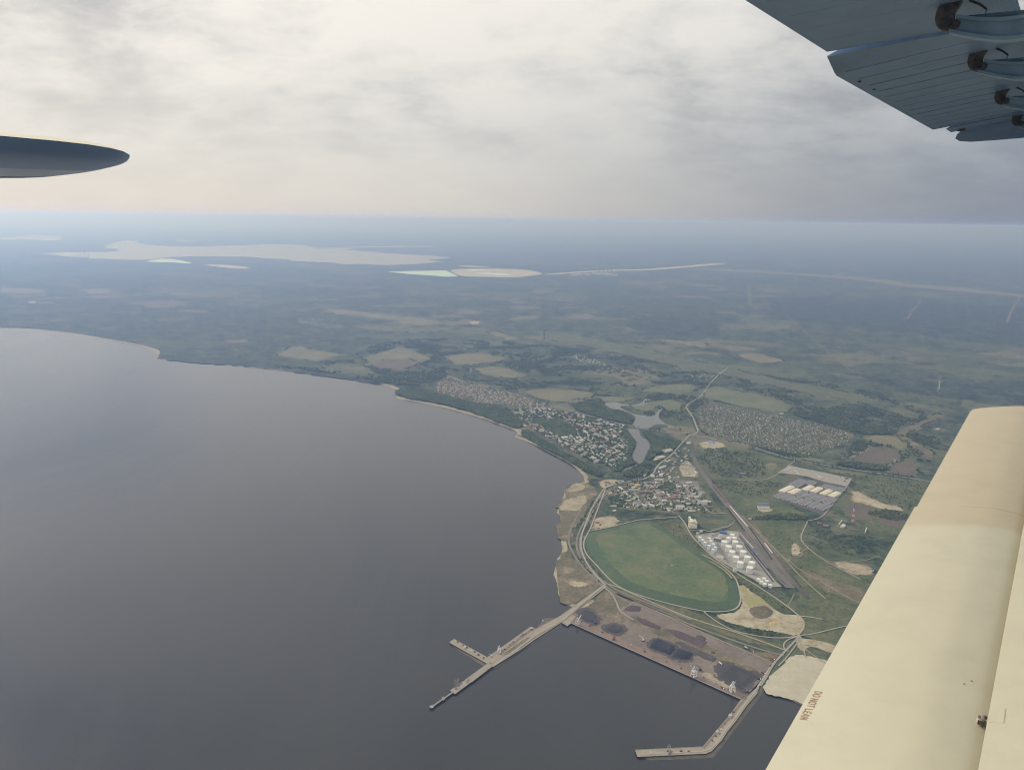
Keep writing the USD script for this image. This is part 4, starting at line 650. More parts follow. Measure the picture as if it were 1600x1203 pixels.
for lab, px, py, L, W in (('white hut with a frame on the breakwater pier', 1141, 1119, 11, 7), ('pale gate frame hut at the bend side of the breakwater', 1121, 1144, 8, 5), ('small white hut at the arm tip of the narrow pier', 726, 1012, 9, 5), ('rusty container stack at the end of the platform', 831, 983, 9, 6)):
    shed('pier_hut', lab, 'hut', px, py, 1.0, L, W, 4.5, RUST if 'rusty' in lab else LIGHTWALL, ROOFS[0], 4.6, .6)
# work machines and trucks in the yard
def truck(name, label, px, py, rz, body, s=1.0, z=4.4, group=None, cab=WHITEP):
    t = thing(name, label, name.replace('_', ' '), G(px, py, z), rz, group)
    obj('trailer', bx(-7 * s, 2.5 * s, -1.3 * s, 1.3 * s, 1.2 * s, 3.9 * s), body, t); obj('cab', bx(2.9 * s, 5.2 * s, -1.25 * s, 1.25 * s, .9 * s, 3.6 * s), cab, t)
    for x in (-5.5, -4.2, -.2, 4.1):
        w = cyl(.55 * s, -1.35 * s, 1.35 * s, 0, 0, 8); w.apply_transform(trimesh.transformations.rotation_matrix(math.pi / 2, [1, 0, 0])); w.apply_translation([x * s, 0, .55 * s]); obj('wheel_pair', w, DARKM, t)
    return t
for lab, px, py, m in (('red truck at the back corner of the coal yard', 1208, 1030, REDP), ('rust brown truck left of the right portal crane', 1129, 1075, RUST), ('dark dumper on the ore near the breakwater road', 1186, 1061, DARKM), ('white loader beside the long dark pile', 1126, 1037, WHITEP),
    ('dark truck among scrap at the back of the yard', 1193, 1052, RUST), ('white lorry on the road behind the coal yard', 1166, 1012, WHITEP), ('orange lorry beside the white lorry behind the yard', 1176, 1018, REDP)):
    truck('truck', lab, px, py, QDIR + random.uniform(-.5, .5), m, 1.0 if 'lorry' not in lab else .9)
truck('excavator', 'dark red excavator in the sandy yard by the mound corner', 934, 817, .3, REDP, 1.1, 3.9, None, REDP)
truck('excavator', 'black excavator beside the dark red one', 938, 820, .9, DARKM, 1.0, 3.9, None, DARKM)

rg_ = np.random.default_rng(77)
for a, b, n, lab, grp in (((826, 985), (775, 1024), 9, 'low stack of goods on the wide deck of the narrow pier', 'stacks on the wide pier deck'), ((712, 1001), (758, 1029), 7, 'small stack or bollard on the side arm of the pier', 'stacks on the pier arm'), ((735, 1060), (709, 1079), 5, 'small hut or valve house on the outer pier platform', 'valve houses on the outer platform'), ((1150, 1108), (1110, 1160), 6, 'small stack on the cranked breakwater deck', 'stacks on the breakwater'), ((1090, 1172), (1010, 1176), 4, 'small box on the end arm of the breakwater', 'boxes on the breakwater end'), ((905, 970), (1150, 1083), 10, 'small heap or grab lying on the red quay apron', 'heaps on the quay apron')):
    for k in range(n):
        t_ = (k + rg_.uniform(.1, .9)) / n; c = G(a[0] + (b[0] - a[0]) * t_ + rg_.normal(0, 1.0), a[1] + (b[1] - a[1]) * t_ + rg_.normal(0, .6), 4.75)
        L_, W_, H_ = rg_.uniform(3, 7), rg_.uniform(2, 3.5), rg_.uniform(1.2, 3.2)
        s_ = obj('cargo_stack', join(bx(c[0] - L_ / 2, c[0] + L_ / 2, c[1] - W_ / 2, c[1] + W_ / 2, 4.6, 4.6 + H_), bx(c[0] - L_ * .3, c[0] + L_ * .25, c[1] - W_ * .35, c[1] + W_ * .3, 4.6 + H_, 4.6 + H_ * 1.4)), [RUST, DARKM, BLUEGREY, LIGHTWALL, RUST][k % 5]); tag(s_, lab, 'cargo stack', grp)
# radio mast: red and white lattice
def mast(label, px, py, h, bands, w, top=None):
    t = thing('radio_mast', label, 'mast', G(px, py, 3.9))
    for k in range(bands):
        z0, z1 = h * k / bands, h * (k + 1) / bands; a, b = w * (1 - .8 * k / bands), w * (1 - .8 * (k + 1) / bands)
        ms = [beam((sx * a, sy * a, z0), (sx * b, sy * b, z1), .7) for sx in (-1, 1) for sy in (-1, 1)] + [beam((-a, -a, z0), (b, -b, z1), .45), beam((a, a, z0), (-b, b, z1), .45), beam((-a, a, z0), (-b, -b, z1), .45)]
        obj('lattice_section', join(*ms), REDP if k % 2 == 0 else WHITEP, t)
    obj('antenna', beam((0, 0, h), (0, 0, h * 1.12), .5), DARKM, t)
    obj('dish', join(cyl(2.2, h * .62, h * .66, 0, 0, 12), cyl(2.0, h * .86, h * .89, 0, 0, 12)), WHITEP, t)
mast('tall red and white lattice mast right of the warehouses', 1332, 819, 84, 7, 5)
mast('thin lattice tower among the old works by the mouth', 997, 755, 30, 5, 2.2)
mast('slender tower behind the garden houses on the highway', 812, 616, 45, 5, 2.5)
def turbine(label, px, py, h):
    t = thing('wind_turbine', label, 'wind turbine', G(px, py, 3.0)); obj('tower', cyl(2.2, 0, h, 0, 0, 12, 1.3), WHITEP, t); obj('nacelle', bx(-4, 4, -2, 2, h, h + 4), WHITEP, t)
    for k in range(3):
        a = .35 + k * 2 * math.pi / 3; obj('blade', beam((0, -2.6, h + 2), (math.cos(a) * h * .45, -2.6, h + 2 + math.sin(a) * h * .45), 1.6, .6), WHITEP, t)
turbine('distant white wind turbine above the wing tip', 1467, 609, 62)
for lab, px, py in (('white cottage alone in the dark wood near the wing', 1465, 671), ('white farm building left of the purple field corner', 1249, 646), ('pair of white sheds beside the winding track', 1221, 647)):
    shed('farm_building', lab, 'building', px, py, .4, 26, 12, 6, WHITEP, ROOFS[3], 3.9, 2)

# ---------------------------------------------------------------- storage tanks
def storage_tank(label, group, mat, r, h, c, first=None, name='storage_tank'):
    if first is not None: return dup(first, c, random.uniform(0, 6), label, group)
    t = thing(name, label, 'storage tank', c, 0, group)
    obj('shell', cyl(r, 0, h, 0, 0, 36), mat, t, 40)
    obj('roof', cyl(r * 1.012, h, h + r * .11, 0, 0, 36, .4), WHITEP, t)
    ringp = [(r * .99 * math.cos(a), r * .99 * math.sin(a), h + 1.1) for a in np.linspace(0, 2 * np.pi, 25)]
    obj('railing', join(*[beam(ringp[i], ringp[i + 1], .12) for i in range(24)], *[beam((p[0], p[1], h), p, .12) for p in ringp[:-1:2]]), BLUEGREY, t)
    st = [(r + .6) * np.array([math.cos(a), math.sin(a), 0]) + [0, 0, z] for a, z in zip(np.linspace(0, 1.9, 10), np.linspace(0.3, h, 10))]
    obj('stairway', join(*[beam(st[i], st[i + 1], 1.0, .25) for i in range(9)]), BLUEGREY, t)
    obj('girth_band', join(cyl(r * 1.006, h * .48, h * .495, 0, 0, 36), cyl(r * 1.006, h * .72, h * .735, 0, 0, 36)), TANKW, t)
    return t
def T10(x, y, x0=1060, y0=790, top=0): return G(x0 + x / 10, y0 + y / 10, 3.9 + top)
big = [(722, 555), (890, 555), (785, 630), (952, 630), (840, 710), (1015, 710), (902, 795), (1080, 795), (970, 880), (1150, 880), (1118, 960)]
ph = ['at the far left end of the double row', 'at the far right end of the double row', 'second from the far end in the left row', 'second from the far end in the right row', 'in the middle of the left row', 'in the middle of the right row', 'second from the near end in the left row', 'third from the near end in the right row', 'at the near end of the left row', 'second from the near end in the right row', 'nearest of the whole double row']
first = None
for (x, y), lab in zip(big, ph):
    c = T10(x, y, top=21); t = storage_tank('large white cylindrical tank ' + lab, 'large white tanks in a double row', TANKW, 12.6, 21, (c[0], c[1], 3.9), first); first = first or t
first = None
for (x, y), lab in zip([(788, 495), (875, 495), (845, 448)], ('left of the three behind the double row', 'right of the three behind the double row', 'rearmost of the three behind the double row')):
    c = T10(x, y, top=19); t = storage_tank('medium white tank ' + lab, 'medium white tanks behind the double row', TANKW, 10, 19, (c[0], c[1], 3.9), first, 'medium_tank'); first = first or t
first = None
nine = [(340, 488), (380, 528), (420, 568), (480, 618), (543, 678), (578, 643), (548, 593), (510, 543), (485, 503)]
for (x, y), lab in zip(nine, ('at the far end of the road side row', 'second along the road side row', 'third along the road side row', 'fourth along the road side row', 'at the near end of the road side row', 'at the near end of the inner row', 'second from the near end of the inner row', 'third from the near end of the inner row', 'at the far end of the inner row')):
    c = T10(x, y, top=19); t = storage_tank('slim bluish white tank ' + lab, 'slim bluish tanks beside the road', TANKB, 7.2, 19, (c[0], c[1], 3.9), first, 'slim_tank'); first = first or t
first = None
for (x, y), lab in zip([(455, 540), (540, 530), (500, 580), (585, 570), (552, 615), (636, 632)], ('left of the far pair', 'right of the far pair', 'left of the middle pair', 'right of the middle pair', 'nearest of the group', 'bluish and half hidden at the right')):
    c = T10(x, y, 1140, 850, 10); t = storage_tank('small squat white tank ' + lab, 'small squat tanks by the sidings', TANKW if 'bluish' not in lab else TANKB, 7.4, 10, (c[0], c[1], 3.9), first, 'small_tank'); first = first or t
# silo block
t = thing('silo_block', 'cluster of tall cream white silos and towers by the road', 'silo', (0, 0, 0))
for x, y, r, h in [(178, 175, 6, 26), (200, 208, 7, 25), (220, 235, 8, 24), (258, 218, 6, 18), (275, 250, 6, 17), (190, 240, 6, 24)]:
    c = T10(x, y, top=h); s_ = obj('silo', cyl(r, 3.9, 3.9 + h, c[0], c[1], 18), CREAMW, t, 40); obj('cap', cyl(r * 1.05, 3.9 + h, 5.4 + h, c[0], c[1], 18, r * .4), WHITEP, s_)
c = T10(212, 300, top=12); obj('hall', bx(c[0] - 13, c[0] + 13, c[1] - 11, c[1] + 14, 3.9, 19), CREAMW, t); obj('hall_roof', bx(c[0] - 13.4, c[0] + 13.4, c[1] - 11.4, c[1] + 14.4, 19, 19.6), ROOFS[0], t)
c = T10(255, 315, top=8); obj('annex', bx(c[0] - 9, c[0] + 9, c[1] - 8, c[1] + 8, 3.9, 12), LIGHTWALL, t)
# process plant
for lab, x, y, L, W, h, m in (('grey process building left of the big tanks', 610, 545, 26, 16, 12, BLUEGREY), ('low grey block joined by pipes behind the slim tanks', 655, 500, 16, 12, 14, LIGHTWALL), ('blue pipe hall behind the medium tanks', 700, 430, 30, 10, 8, BLUEP), ('white office with a pale roof between the tank groups', 650, 815, 26, 14, 7, WHITEP),
      ('small pump house beside the far slim tanks', 300, 440, 10, 8, 6, LIGHTWALL), ('second pump house behind the slim tanks', 355, 410, 12, 8, 6, LIGHTWALL), ('bluish filling hall at the small squat tanks', 880, 1030, 12, 9, 12, TANKB), ('white shelter right of the sidings', 1225, 760, 10, 5, 4, WHITEP)):
    c = T10(x, y); shed('plant_building', lab, 'building', 1060 + x / 10, 790 + y / 10, .2 if L < 24 else -.5, L, W, h, m, ROOFS[0] if m is not BLUEP else BLUEP, 3.9, .4)
for lab, pts, w, h, m in (('pale pipe bridge across the tank farm head', [(1111, 831), (1134, 824)], 5, 6, CONCRETE), ('dark pipe rack behind the slim tanks', [(1112, 838), (1130, 831.5)], 3, 6, BLUEGREY), ('blue loading gantry along the sidings', [(1155, 834), (1199, 890)], 4, 7, BLUEGREY), ('pipe rack between the tank groups', [(1121, 850), (1138, 880)], 3, 5, BLUEGREY), ('long pipe rack left of its twin between the tanks', [(1119, 852), (1134, 874)], 2, 4, CONCRETE), ('blue crossing pipe bridge over the sidings', [(1172, 866), (1182, 864)], 3, 8, BLUEP)):
    g = ribbon(pts, w, 3.9, 0); t = thing('pipe_rack', lab, 'pipe rack'); obj('deck', prism(g, 3.9 + h - 1.2, 3.9 + h), m, t)
    ln = LineString(XY(pts, 3.9)); n = max(3, int(ln.length / 14))
    for k in range(n):
        q = ln.interpolate((k + .5) / n, normalized=True); obj('support', bx(q.x - .6, q.x + .6, q.y - .6, q.y + .6, 3.9, 3.9 + h - 1.2), BLUEGREY, t)

# ---------------------------------------------------------------- wagons
def wagon_mesh(kind):
    fr = bx(-6, 6, -1.3, 1.3, .9, 1.4); bog = [bx(x - 1.3, x + 1.3, -1.1, 1.1, 0, .9) for x in (-4, 4)]
    if kind == 'tank':
        c = cyl(1.5, -5.6, 5.6, 0, 0, 14); c.apply_transform(trimesh.transformations.rotation_matrix(math.pi / 2, [0, 1, 0])); c.apply_translation([0, 0, 2.9]); return join(fr, c, cyl(.5, 4.2, 4.9, 0, 0, 8), *bog)
    return join(fr, bx(-5.9, 5.9, -1.5, 1.5, 1.4, 4.2), *bog)
WAG = {}
def wagon(kind, mat, key, label, group, c, rz):
    if key in WAG: return dup(WAG[key], c, rz, label, group)
    t = thing('wagon', label, 'wagon', c, rz, group); obj('wagon_body', wagon_mesh(kind), mat, t); WAG[key] = t
    return t
for key, kind, mat, a, b, label in [
  ('w', 'box', WHITEP, (1140, 791), (1168, 823), 'white wagon in the long train at the head of the yard'), ('w', 'box', WHITEP, (1194.5, 849), (1207, 865), 'white wagon in the short train right in the yard'),
  ('d', 'box', DARKM, (1171, 824), (1206, 874), 'dark coal wagon in the long train along the yard middle'), ('d', 'box', DARKM, (1136, 793), (1163, 829), 'dark coal wagon in the train left of the white one'),
  ('w2', 'tank', TANKW, (1156, 833), (1177, 857), 'white tank wagon on the outer siding by the tanks'), ('b', 'tank', DARKM, (1155, 838), (1198, 889), 'black tank wagon on the inner siding by the tanks'),
  ('b', 'tank', DARKM, (1163, 851), (1208, 909), 'black tank wagon on the siding nearest the tanks'), ('g', 'tank', BLUEGREY, (1195, 882), (1227, 912), 'grey tank wagon on the right hand siding end'), ('r', 'box', RUST, (1113, 758), (1134, 785), 'rust brown wagon in the train at the curve of the yard')]:
    A, B = G(*a, 4.6), G(*b, 4.6); L = np.linalg.norm(B - A); n = int(L / 13.6); rz = math.atan2(B[1] - A[1], B[0] - A[0])
    for k in range(n):
        p = A + (B - A) * (k + .5) / n; wagon(kind, mat, key, label, label.replace('wagon', 'wagons', 1), p, rz)

# ---------------------------------------------------------------- warehouse park
def oriented(pts, z):
    q = XY(pts, z); ux, uy = UX, UY; a, b = q @ ux, q @ uy
    sa, sb = np.sort(a), np.sort(b); a0, a1, b0, b1 = sa[:2].mean(), sa[2:].mean(), sb[:2].mean(), sb[2:].mean()
    return (ux * (a0 + a1) / 2 + uy * (b0 + b1) / 2), a1 - a0, b1 - b0
w0, w1 = G(1190 + 160 / 8, 700 + 590 / 8, 12)[:2], G(1190 + 785 / 8, 700 + 765 / 8, 12)[:2]
UX = (w1 - w0) / np.linalg.norm(w1 - w0); UY = np.array([-UX[1], UX[0]]); WRZ = math.atan2(UX[1], UX[0])
halls = [
 ('cream roofed warehouse at the left end of the bright row', [(235, 545), (305, 450), (378, 475), (325, 555)], 1), ('second cream roofed warehouse of the bright row', [(340, 560), (405, 485), (475, 515), (420, 575)], 1), ('third cream roofed warehouse of the bright row', [(515, 515), (575, 450), (645, 475), (585, 535)], 1),
 ('fourth cream roofed warehouse of the bright row', [(620, 535), (685, 470), (748, 495), (690, 560)], 1), ('fifth cream roofed warehouse of the bright row', [(738, 565), (800, 500), (868, 525), (810, 590)], 1), ('cream roofed warehouse at the right end of the bright row', [(845, 590), (905, 528), (972, 555), (915, 620)], 1),
 ('grey roofed warehouse at the left end of the front row', [(160, 590), (215, 545), (300, 565), (250, 620)], 0), ('second grey roofed warehouse of the front row', [(262, 622), (315, 562), (395, 585), (345, 642)], 0), ('third grey roofed warehouse of the front row', [(368, 650), (420, 592), (500, 615), (450, 672)], 0),
 ('fourth grey roofed warehouse of the front row', [(468, 680), (540, 612), (625, 645), (555, 702)], 0), ('fifth grey roofed warehouse of the front row', [(592, 712), (650, 650), (728, 680), (672, 738)], 0), ('grey roofed warehouse at the right end of the front row', [(706, 742), (770, 670), (850, 700), (788, 765)], 0),
 ('grey roofed warehouse leftmost behind the front row', [(442, 577), (490, 520), (560, 545), (518, 600)], 0), ('grey roofed warehouse second from the left behind the front row', [(548, 602), (600, 540), (675, 568), (630, 630)], 0), ('grey roofed warehouse third behind the front row', [(660, 628), (715, 570), (790, 600), (745, 657)], 0), ('grey roofed warehouse rightmost behind the front row', [(775, 655), (830, 595), (915, 625), (862, 686)], 0),
 ('wide dark roofed hall behind the left cream roofs', [(362, 440), (450, 372), (555, 402), (475, 480)], 0), ('small dark roofed hall behind the third cream roof', [(545, 432), (585, 388), (675, 420), (640, 452)], 0), ('long dark roofed hall at the concrete yard edge', [(760, 470), (790, 442), (935, 478), (905, 508)], 0), ('dark roofed hall at the right back corner', [(912, 515), (950, 478), (1040, 500), (1000, 540)], 0)]
for lab, q, kind in halls:
    hh = 9.0; c, L, W = oriented([(1190 + x / 8, 700 + y / 8) for x, y in q], 3.9 + hh + 1)
    L, W = L - 1.5, W - 1.5
    t = thing('warehouse', lab, 'warehouse', (c[0], c[1], 3.9), WRZ)
    obj('wall', bx(-L / 2, L / 2, -W / 2, W / 2, 0, hh), LIGHTWALL if not kind else CREAMW, t)
    along = W >= L; a, b = L / 2 + .4, W / 2 + .4; g = 2.2
    if along: v = [(-a, -b, hh), (a, -b, hh), (a, b, hh), (-a, b, hh), (0, -b, hh + g), (0, b, hh + g)]; f = [(0, 4, 5), (0, 5, 3), (1, 2, 5), (1, 5, 4), (0, 1, 4), (2, 3, 5)]
    else: v = [(-a, -b, hh), (a, -b, hh), (a, b, hh), (-a, b, hh), (-a, 0, hh + g), (a, 0, hh + g)]; f = [(0, 1, 5), (0, 5, 4), (2, 3, 4), (2, 4, 5), (1, 2, 5), (3, 0, 4)]
    rf = obj('roof', trimesh.Trimesh(np.array(v, float), f, process=False), CREAMROOF if kind else GREYROOF, t)
    for k in range(3): obj('skylight', (bx(a * .4 - 1, a * .4 + 1, -b + (2 * k + .7) * b / 3, -b + (2 * k + 1.3) * b / 3, hh + g * .6 + .1, hh + g * .6 + .35) if along else bx(-a + (2 * k + .7) * a / 3, -a + (2 * k + 1.3) * a / 3, -b * .4 - 1, -b * .4 + 1, hh + g * .6 + .1, hh + g * .6 + .35)), ROOFS[1] if kind else ROOFS[0], rf)
    for k in range(3): obj('door', bx(-L / 2 + (k + .5) * L / 3 - 2.2, -L / 2 + (k + .5) * L / 3 + 2.2, -W / 2 - .12, -W / 2 + .05, 0, 4.6), BLUEGREY, t)
tr0 = None
for x, y in [(290, 285), (320, 278), (335, 265), (355, 262), (430, 297), (420, 290), (445, 322), (455, 330), (720, 370), (740, 380), (765, 372), (720, 358), (345, 240), (690, 340)]:
    c = G(1190 + x / 8, 700 + y / 8, 4.1)
    if tr0 is None: tr0 = truck('lorry', 'white lorry parked on the bare concrete yard', 1190 + x / 8, 700 + y / 8, WRZ + .3, WHITEP, 1.2, 4.1, 'white lorries on the concrete yard')
    else: dup(tr0, c, WRZ + random.choice([.3, .5, 1.2, -.2]), 'white lorry parked on the bare concrete yard', 'white lorries on the concrete yard')
# ---------------------------------------------------------------- named buildings of the works and town
W3 = lambda x, y: (900 + x / 8, 670 + y / 8)
NB = [ # label, (x, y) in the 8x survey sheet of the works, length, width, height, turn, wall, roof
 ('long grey roofed shed left of the pale striped sheds', 770, 940, 38, 24, 9, -.95, LIGHTWALL, GREYROOF), ('pale striped shed in the front of the works', 850, 965, 36, 8, 8, -.95, LIGHTWALL, ROOFS[3]), ('grey striped shed between two pale ones', 895, 965, 34, 8, 8, -.95, LIGHTWALL, ROOFS[1]), ('bright roofed shed at the right of the striped sheds', 940, 965, 36, 10, 8, -.95, WHITEP, ROOFS[3]),
 ('white block with a broad front by the fork road', 1300, 985, 38, 16, 10, 0, WHITEP, ROOFS[0]), ('tall grey office block beside the railway road', 1580, 945, 44, 15, 18, -.1, LIGHTWALL, ROOFS[0]), ('long low red brick hall inside the old works', 870, 795, 66, 14, 8, -.05, PINKWALL, ROOFS[2]), ('brick ruin with orange walls by the mouth', 760, 715, 26, 18, 8, .1, PINKWALL, YELLOWP),
 ('pink brick hall at the centre of the works', 1180, 870, 52, 12, 8, .1, PINKWALL, ROOFS[2]), ('white house under the trees in the works', 1280, 735, 20, 12, 7, -.3, WHITEP, ROOFS[3]), ('white narrow house right of the wooded plot', 1360, 715, 16, 9, 7, -.5, WHITEP, ROOFS[3]), ('white villa at the river bend', 955, 600, 20, 14, 11, -.8, WHITEP, ROOFS[3]), ('second white villa right of the river bend', 1060, 590, 18, 12, 10, -.7, WHITEP, ROOFS[3]),
 ('long cream house along the crossing road', 1035, 640, 46, 10, 7, .0, CREAMW, ROOFS[0]), ('white terrace left of the works plot', 560, 755, 34, 9, 8, -1.1, WHITEP, ROOFS[3]), ('cream depot beside the straight road', 1075, 490, 54, 14, 8, .75, CREAMW, ROOFS[0]), ('sprawling pale hall by the lake road', 1140, 280, 62, 34, 9, .65, CREAMW, ROOFS[0]), ('lower pale hall by the lake road', 1050, 365, 60, 26, 8, .65, CREAMW, ROOFS[0]),
 ('yellowish shed beside the lower pale hall', 990, 395, 20, 14, 7, .65, YELLOWP, CREAMROOF), ('dark roofed workshop in the railway fork', 1360, 530, 44, 12, 7, -.95, LIGHTWALL, ROOFS[1]), ('grey roofed depot in the railway fork', 1430, 480, 66, 20, 7, -.95, LIGHTWALL, GREYROOF), ('pale shed at the tip of the railway fork', 1370, 350, 34, 8, 6, .9, CREAMW, ROOFS[0]), ('white hall beside the road junction', 1410, 185, 24, 14, 8, .3, WHITEP, ROOFS[3]),
 ('long low white row at the end of the works road', 1440, 1030, 36, 8, 6, -.1, WHITEP, ROOFS[0]), ('pale flat roofed block below the office block', 1490, 855, 34, 10, 8, .0, WHITEP, ROOFS[0]), ('grey lab block under the poplars', 1500, 760, 22, 14, 12, -.4, LIGHTWALL, ROOFS[1]), ('dark house row behind the pale flat block', 1570, 800, 30, 10, 8, -.7, LIGHTWALL, ROOFS[1]), ('white barn near the far works corner', 1400, 680, 14, 8, 6, -.6, WHITEP, ROOFS[3]), ('second white barn near the far works corner', 1435, 675, 12, 7, 6, -.6, WHITEP, ROOFS[3]),
 ('small white house on the scrubby plot front', 480, 1025, 14, 8, 5, .2, WHITEP, ROOFS[3]), ('low grey barrack on the scrubby plot', 470, 970, 26, 9, 5, .05, LIGHTWALL, ROOFS[0]), ('pale barrack behind the grey one', 500, 935, 26, 8, 5, .05, LIGHTWALL, ROOFS[0]), ('blue roofed house by the river mouth bridge', 560, 660, 30, 12, 7, .2, LIGHTWALL, BLUEGREY), ('white pavilion beside the terrace', 600, 800, 14, 9, 5, .1, WHITEP, ROOFS[3]), ('grey garage left of the long shed', 740, 830, 26, 8, 5, -1.0, LIGHTWALL, ROOFS[1]),
 ('brick boiler house left of the office block', 1260, 800, 12, 12, 14, .1, PINKWALL, ROOFS[2]), ('white annex in front of the brick hall', 1400, 940, 26, 10, 6, -.1, WHITEP, ROOFS[0]), ('pale workshop right of the white block', 1420, 1000, 22, 10, 6, -.1, CREAMW, ROOFS[0]), ('dark purple roofed hall left inside the works', 930, 700, 30, 22, 8, -.9, PINKWALL, PURPLE)]
for lab, x, y, L, W, h, a, wm, rm in NB:
    px, py = W3(x, y); shed('works_building', lab, 'building', px, py, a, L, W, h, wm, rm, 3.9, 1.4)
for lab, px, py, L, W, h, a, wm, rm in [('bright blue roofed hall at the road junction', 1111, 692, 44, 26, 8, -.1, LIGHTWALL, BLUEP), ('pale hall left of the blue roofed hall', 1103, 694, 26, 16, 7, -.3, LIGHTWALL, ROOFS[0]), ('grey blue shed below the blue roofed hall', 1117, 704, 24, 10, 6, .1, LIGHTWALL, BLUEGREY),
   ('lone blue grey hall with a white front near the railway', 1193, 793, 54, 16, 9, .0, WHITEP, BLUEGREY), ('blue grey annex joined to the lone hall', 1192, 789, 56, 16, 8, .0, BLUEGREY, BLUEGREY), ('dark flat building in the thicket beside the road', 1160, 741, 40, 20, 7, -.5, BLUEGREY, GREYROOF), ('white long hut along the railway hedge', 1174, 811, 26, 5, 4, 0, WHITEP, ROOFS[0]),
   ('white walled house inside the mast compound', 1317, 823, 26, 14, 8, .75, WHITEP, ROOFS[3]), ('dark shed behind the mast compound house', 1322, 817, 20, 8, 6, .75, BLUEGREY, GREYROOF), ('pale long wall building at the compound right edge', 1353, 829, 60, 3, 4, 1.05, WHITEP, ROOFS[3]), ('pale long wall building at the compound left edge', 1313, 817, 62, 3, 4, .95, WHITEP, ROOFS[3]),
   ('red roofed site hut left of the mast compound', 1280, 818, 18, 10, 5, -.3, PINKWALL, ROOFS[2]), ('pinkish rubble store left of the mast compound', 1290, 822, 22, 12, 5, -.4, PINKWALL, ROOFS[2]), ('white red hut on the sand near the wing', 1363, 892, 9, 7, 5, .3, WHITEP, ROOFS[2]), ('red and dark sheds by the highway wood', 948, 754, 20, 12, 6, -.5, PINKWALL, ROOFS[2]),
   ('tower block group on the shore avenue left tower', 829, 668, 14, 14, 26, -.4, PINKWALL, ROOFS[0]), ('tower block group on the shore avenue middle tower', 834, 669, 14, 14, 26, -.4, PINKWALL, ROOFS[0]), ('tower block group on the shore avenue right tower', 839, 669.5, 14, 14, 26, -.4, PINKWALL, ROOFS[0]), ('long pale school on the shore avenue', 816, 666, 50, 12, 9, -.2, LIGHTWALL, ROOFS[0]), ('yellowish culture house in the town park', 882, 685, 38, 22, 10, .15, CREAMW, CREAMROOF), ('cream palace block in the town centre', 909, 690, 34, 16, 10, -.4, CREAMW, ROOFS[3]), ('bluish glass hall in the town centre', 900, 695, 52, 12, 7, .25, TANKB, BLUEGREY), ('church with a tower in the town wood', 823, 659, 18, 10, 18, -.3, PINKWALL, ROOFS[2])]:
    shed('building', lab, 'building', px, py, a, L, W, h, wm, rm, 3.9, 1.6)
# far power stations
def power_station(label, px, py, s, n):
    t = thing('power_station', label, 'power station', G(px, py, 6.0), 0)
    obj('boiler_house', bx(-180 * s, 180 * s, -40 * s, 40 * s, 0, 60 * s), LIGHTWALL, t); obj('turbine_hall', bx(-220 * s, 160 * s, -75 * s, -42 * s, 0, 34 * s), ROOFS[0], t)
    for k in range(n): obj('chimney', cyl(9 * s, 0, 190 * s, -150 * s + 300 * s * k / max(1, n - 1), 60 * s, 10, 5 * s), CONCRETE, t)
power_station('hazy power station with tall chimneys below the far river', 946, 431, 1.0, 4)
power_station('hazy power station on the near bank of the reservoir', 127, 404, 1.2, 4)
for i, (px, py) in enumerate([(897, 431), (905, 430), (918, 430), (930, 429), (960, 431)]):
    shed('far_plant', 'pale far industrial block beside the hazy power station', 'building', px, py, .1 * i, 150, 60, 40, LIGHTWALL, ROOFS[0], 6.0, 2, 'pale blocks beside the power station')

# ---------------------------------------------------------------- town, gardens and villages as repeats
def house_mesh(L, W, h, g):
    a, b = L / 2, W / 2
    v = [(-a, -b, 0), (a, -b, 0), (a, b, 0), (-a, b, 0), (-a, -b, h), (a, -b, h), (a, b, h), (-a, b, h), (-a, 0, h + g), (a, 0, h + g)]
    wall = trimesh.Trimesh(np.array(v, float), [(0, 1, 5), (0, 5, 4), (2, 3, 7), (2, 7, 6), (1, 2, 6), (1, 6, 5), (3, 0, 4), (3, 4, 7), (5, 6, 9), (7, 4, 8)], process=False)
    e = .5; v = np.array([(-a - e, -b - e, h - .1), (a + e, -b - e, h - .1), (a + e, b + e, h - .1), (-a - e, b + e, h - .1), (-a - e, 0, h + g + .15), (a + e, 0, h + g + .15)], float)
    roof = trimesh.Trimesh(v, [(0, 1, 5), (0, 5, 4), (2, 3, 4), (2, 4, 5), (0, 3, 2), (0, 2, 1)], process=False)
    return wall, roof
LAKES = unary_union([poly(p, 3) for p in ([(942, 631), (956, 628), (970, 631), (1000, 630), (1014, 622), (1016, 630), (975, 640), (1020, 650), (1040, 633), (1030, 652), (1055, 667), (990, 667), (992, 650), (960, 640)], [(980, 669), (1000, 671), (1004, 682), (1016, 698), (1006, 722), (1000, 727), (986, 716), (994, 695), (984, 676)], [(996, 724), (982, 735), (965, 742), (975, 731)])])
def scatter(region, spacing, jitter, rot, seed, avoid=None, keep=1.0, aspect=1.0):
    rg = np.random.default_rng(seed); g = region if avoid is None else region.difference(avoid)
    x0, y0, x1, y1 = g.bounds; c, s = math.cos(rot), math.sin(rot); R = math.hypot(x1 - x0, y1 - y0) / 2 + spacing; cx, cy = (x0 + x1) / 2, (y0 + y1) / 2
    u = np.arange(-R, R, spacing * aspect); v = np.arange(-R, R, spacing); U_, V_ = np.meshgrid(u, v)
    U_ = U_.ravel() + rg.uniform(-jitter, jitter, U_.size) * spacing; V_ = V_.ravel() + rg.uniform(-jitter, jitter, V_.size) * spacing
    P = np.column_stack([cx + U_ * c - V_ * s, cy + U_ * s + V_ * c]); P = P[rg.random(len(P)) < keep]
    ok = shapely.contains_xy(g, P[:, 0], P[:, 1]); return P[ok]
ROADU = unary_union([ribbon(p, w + 6, 3.9) for _, lab, p, w, m, z in ROADS])
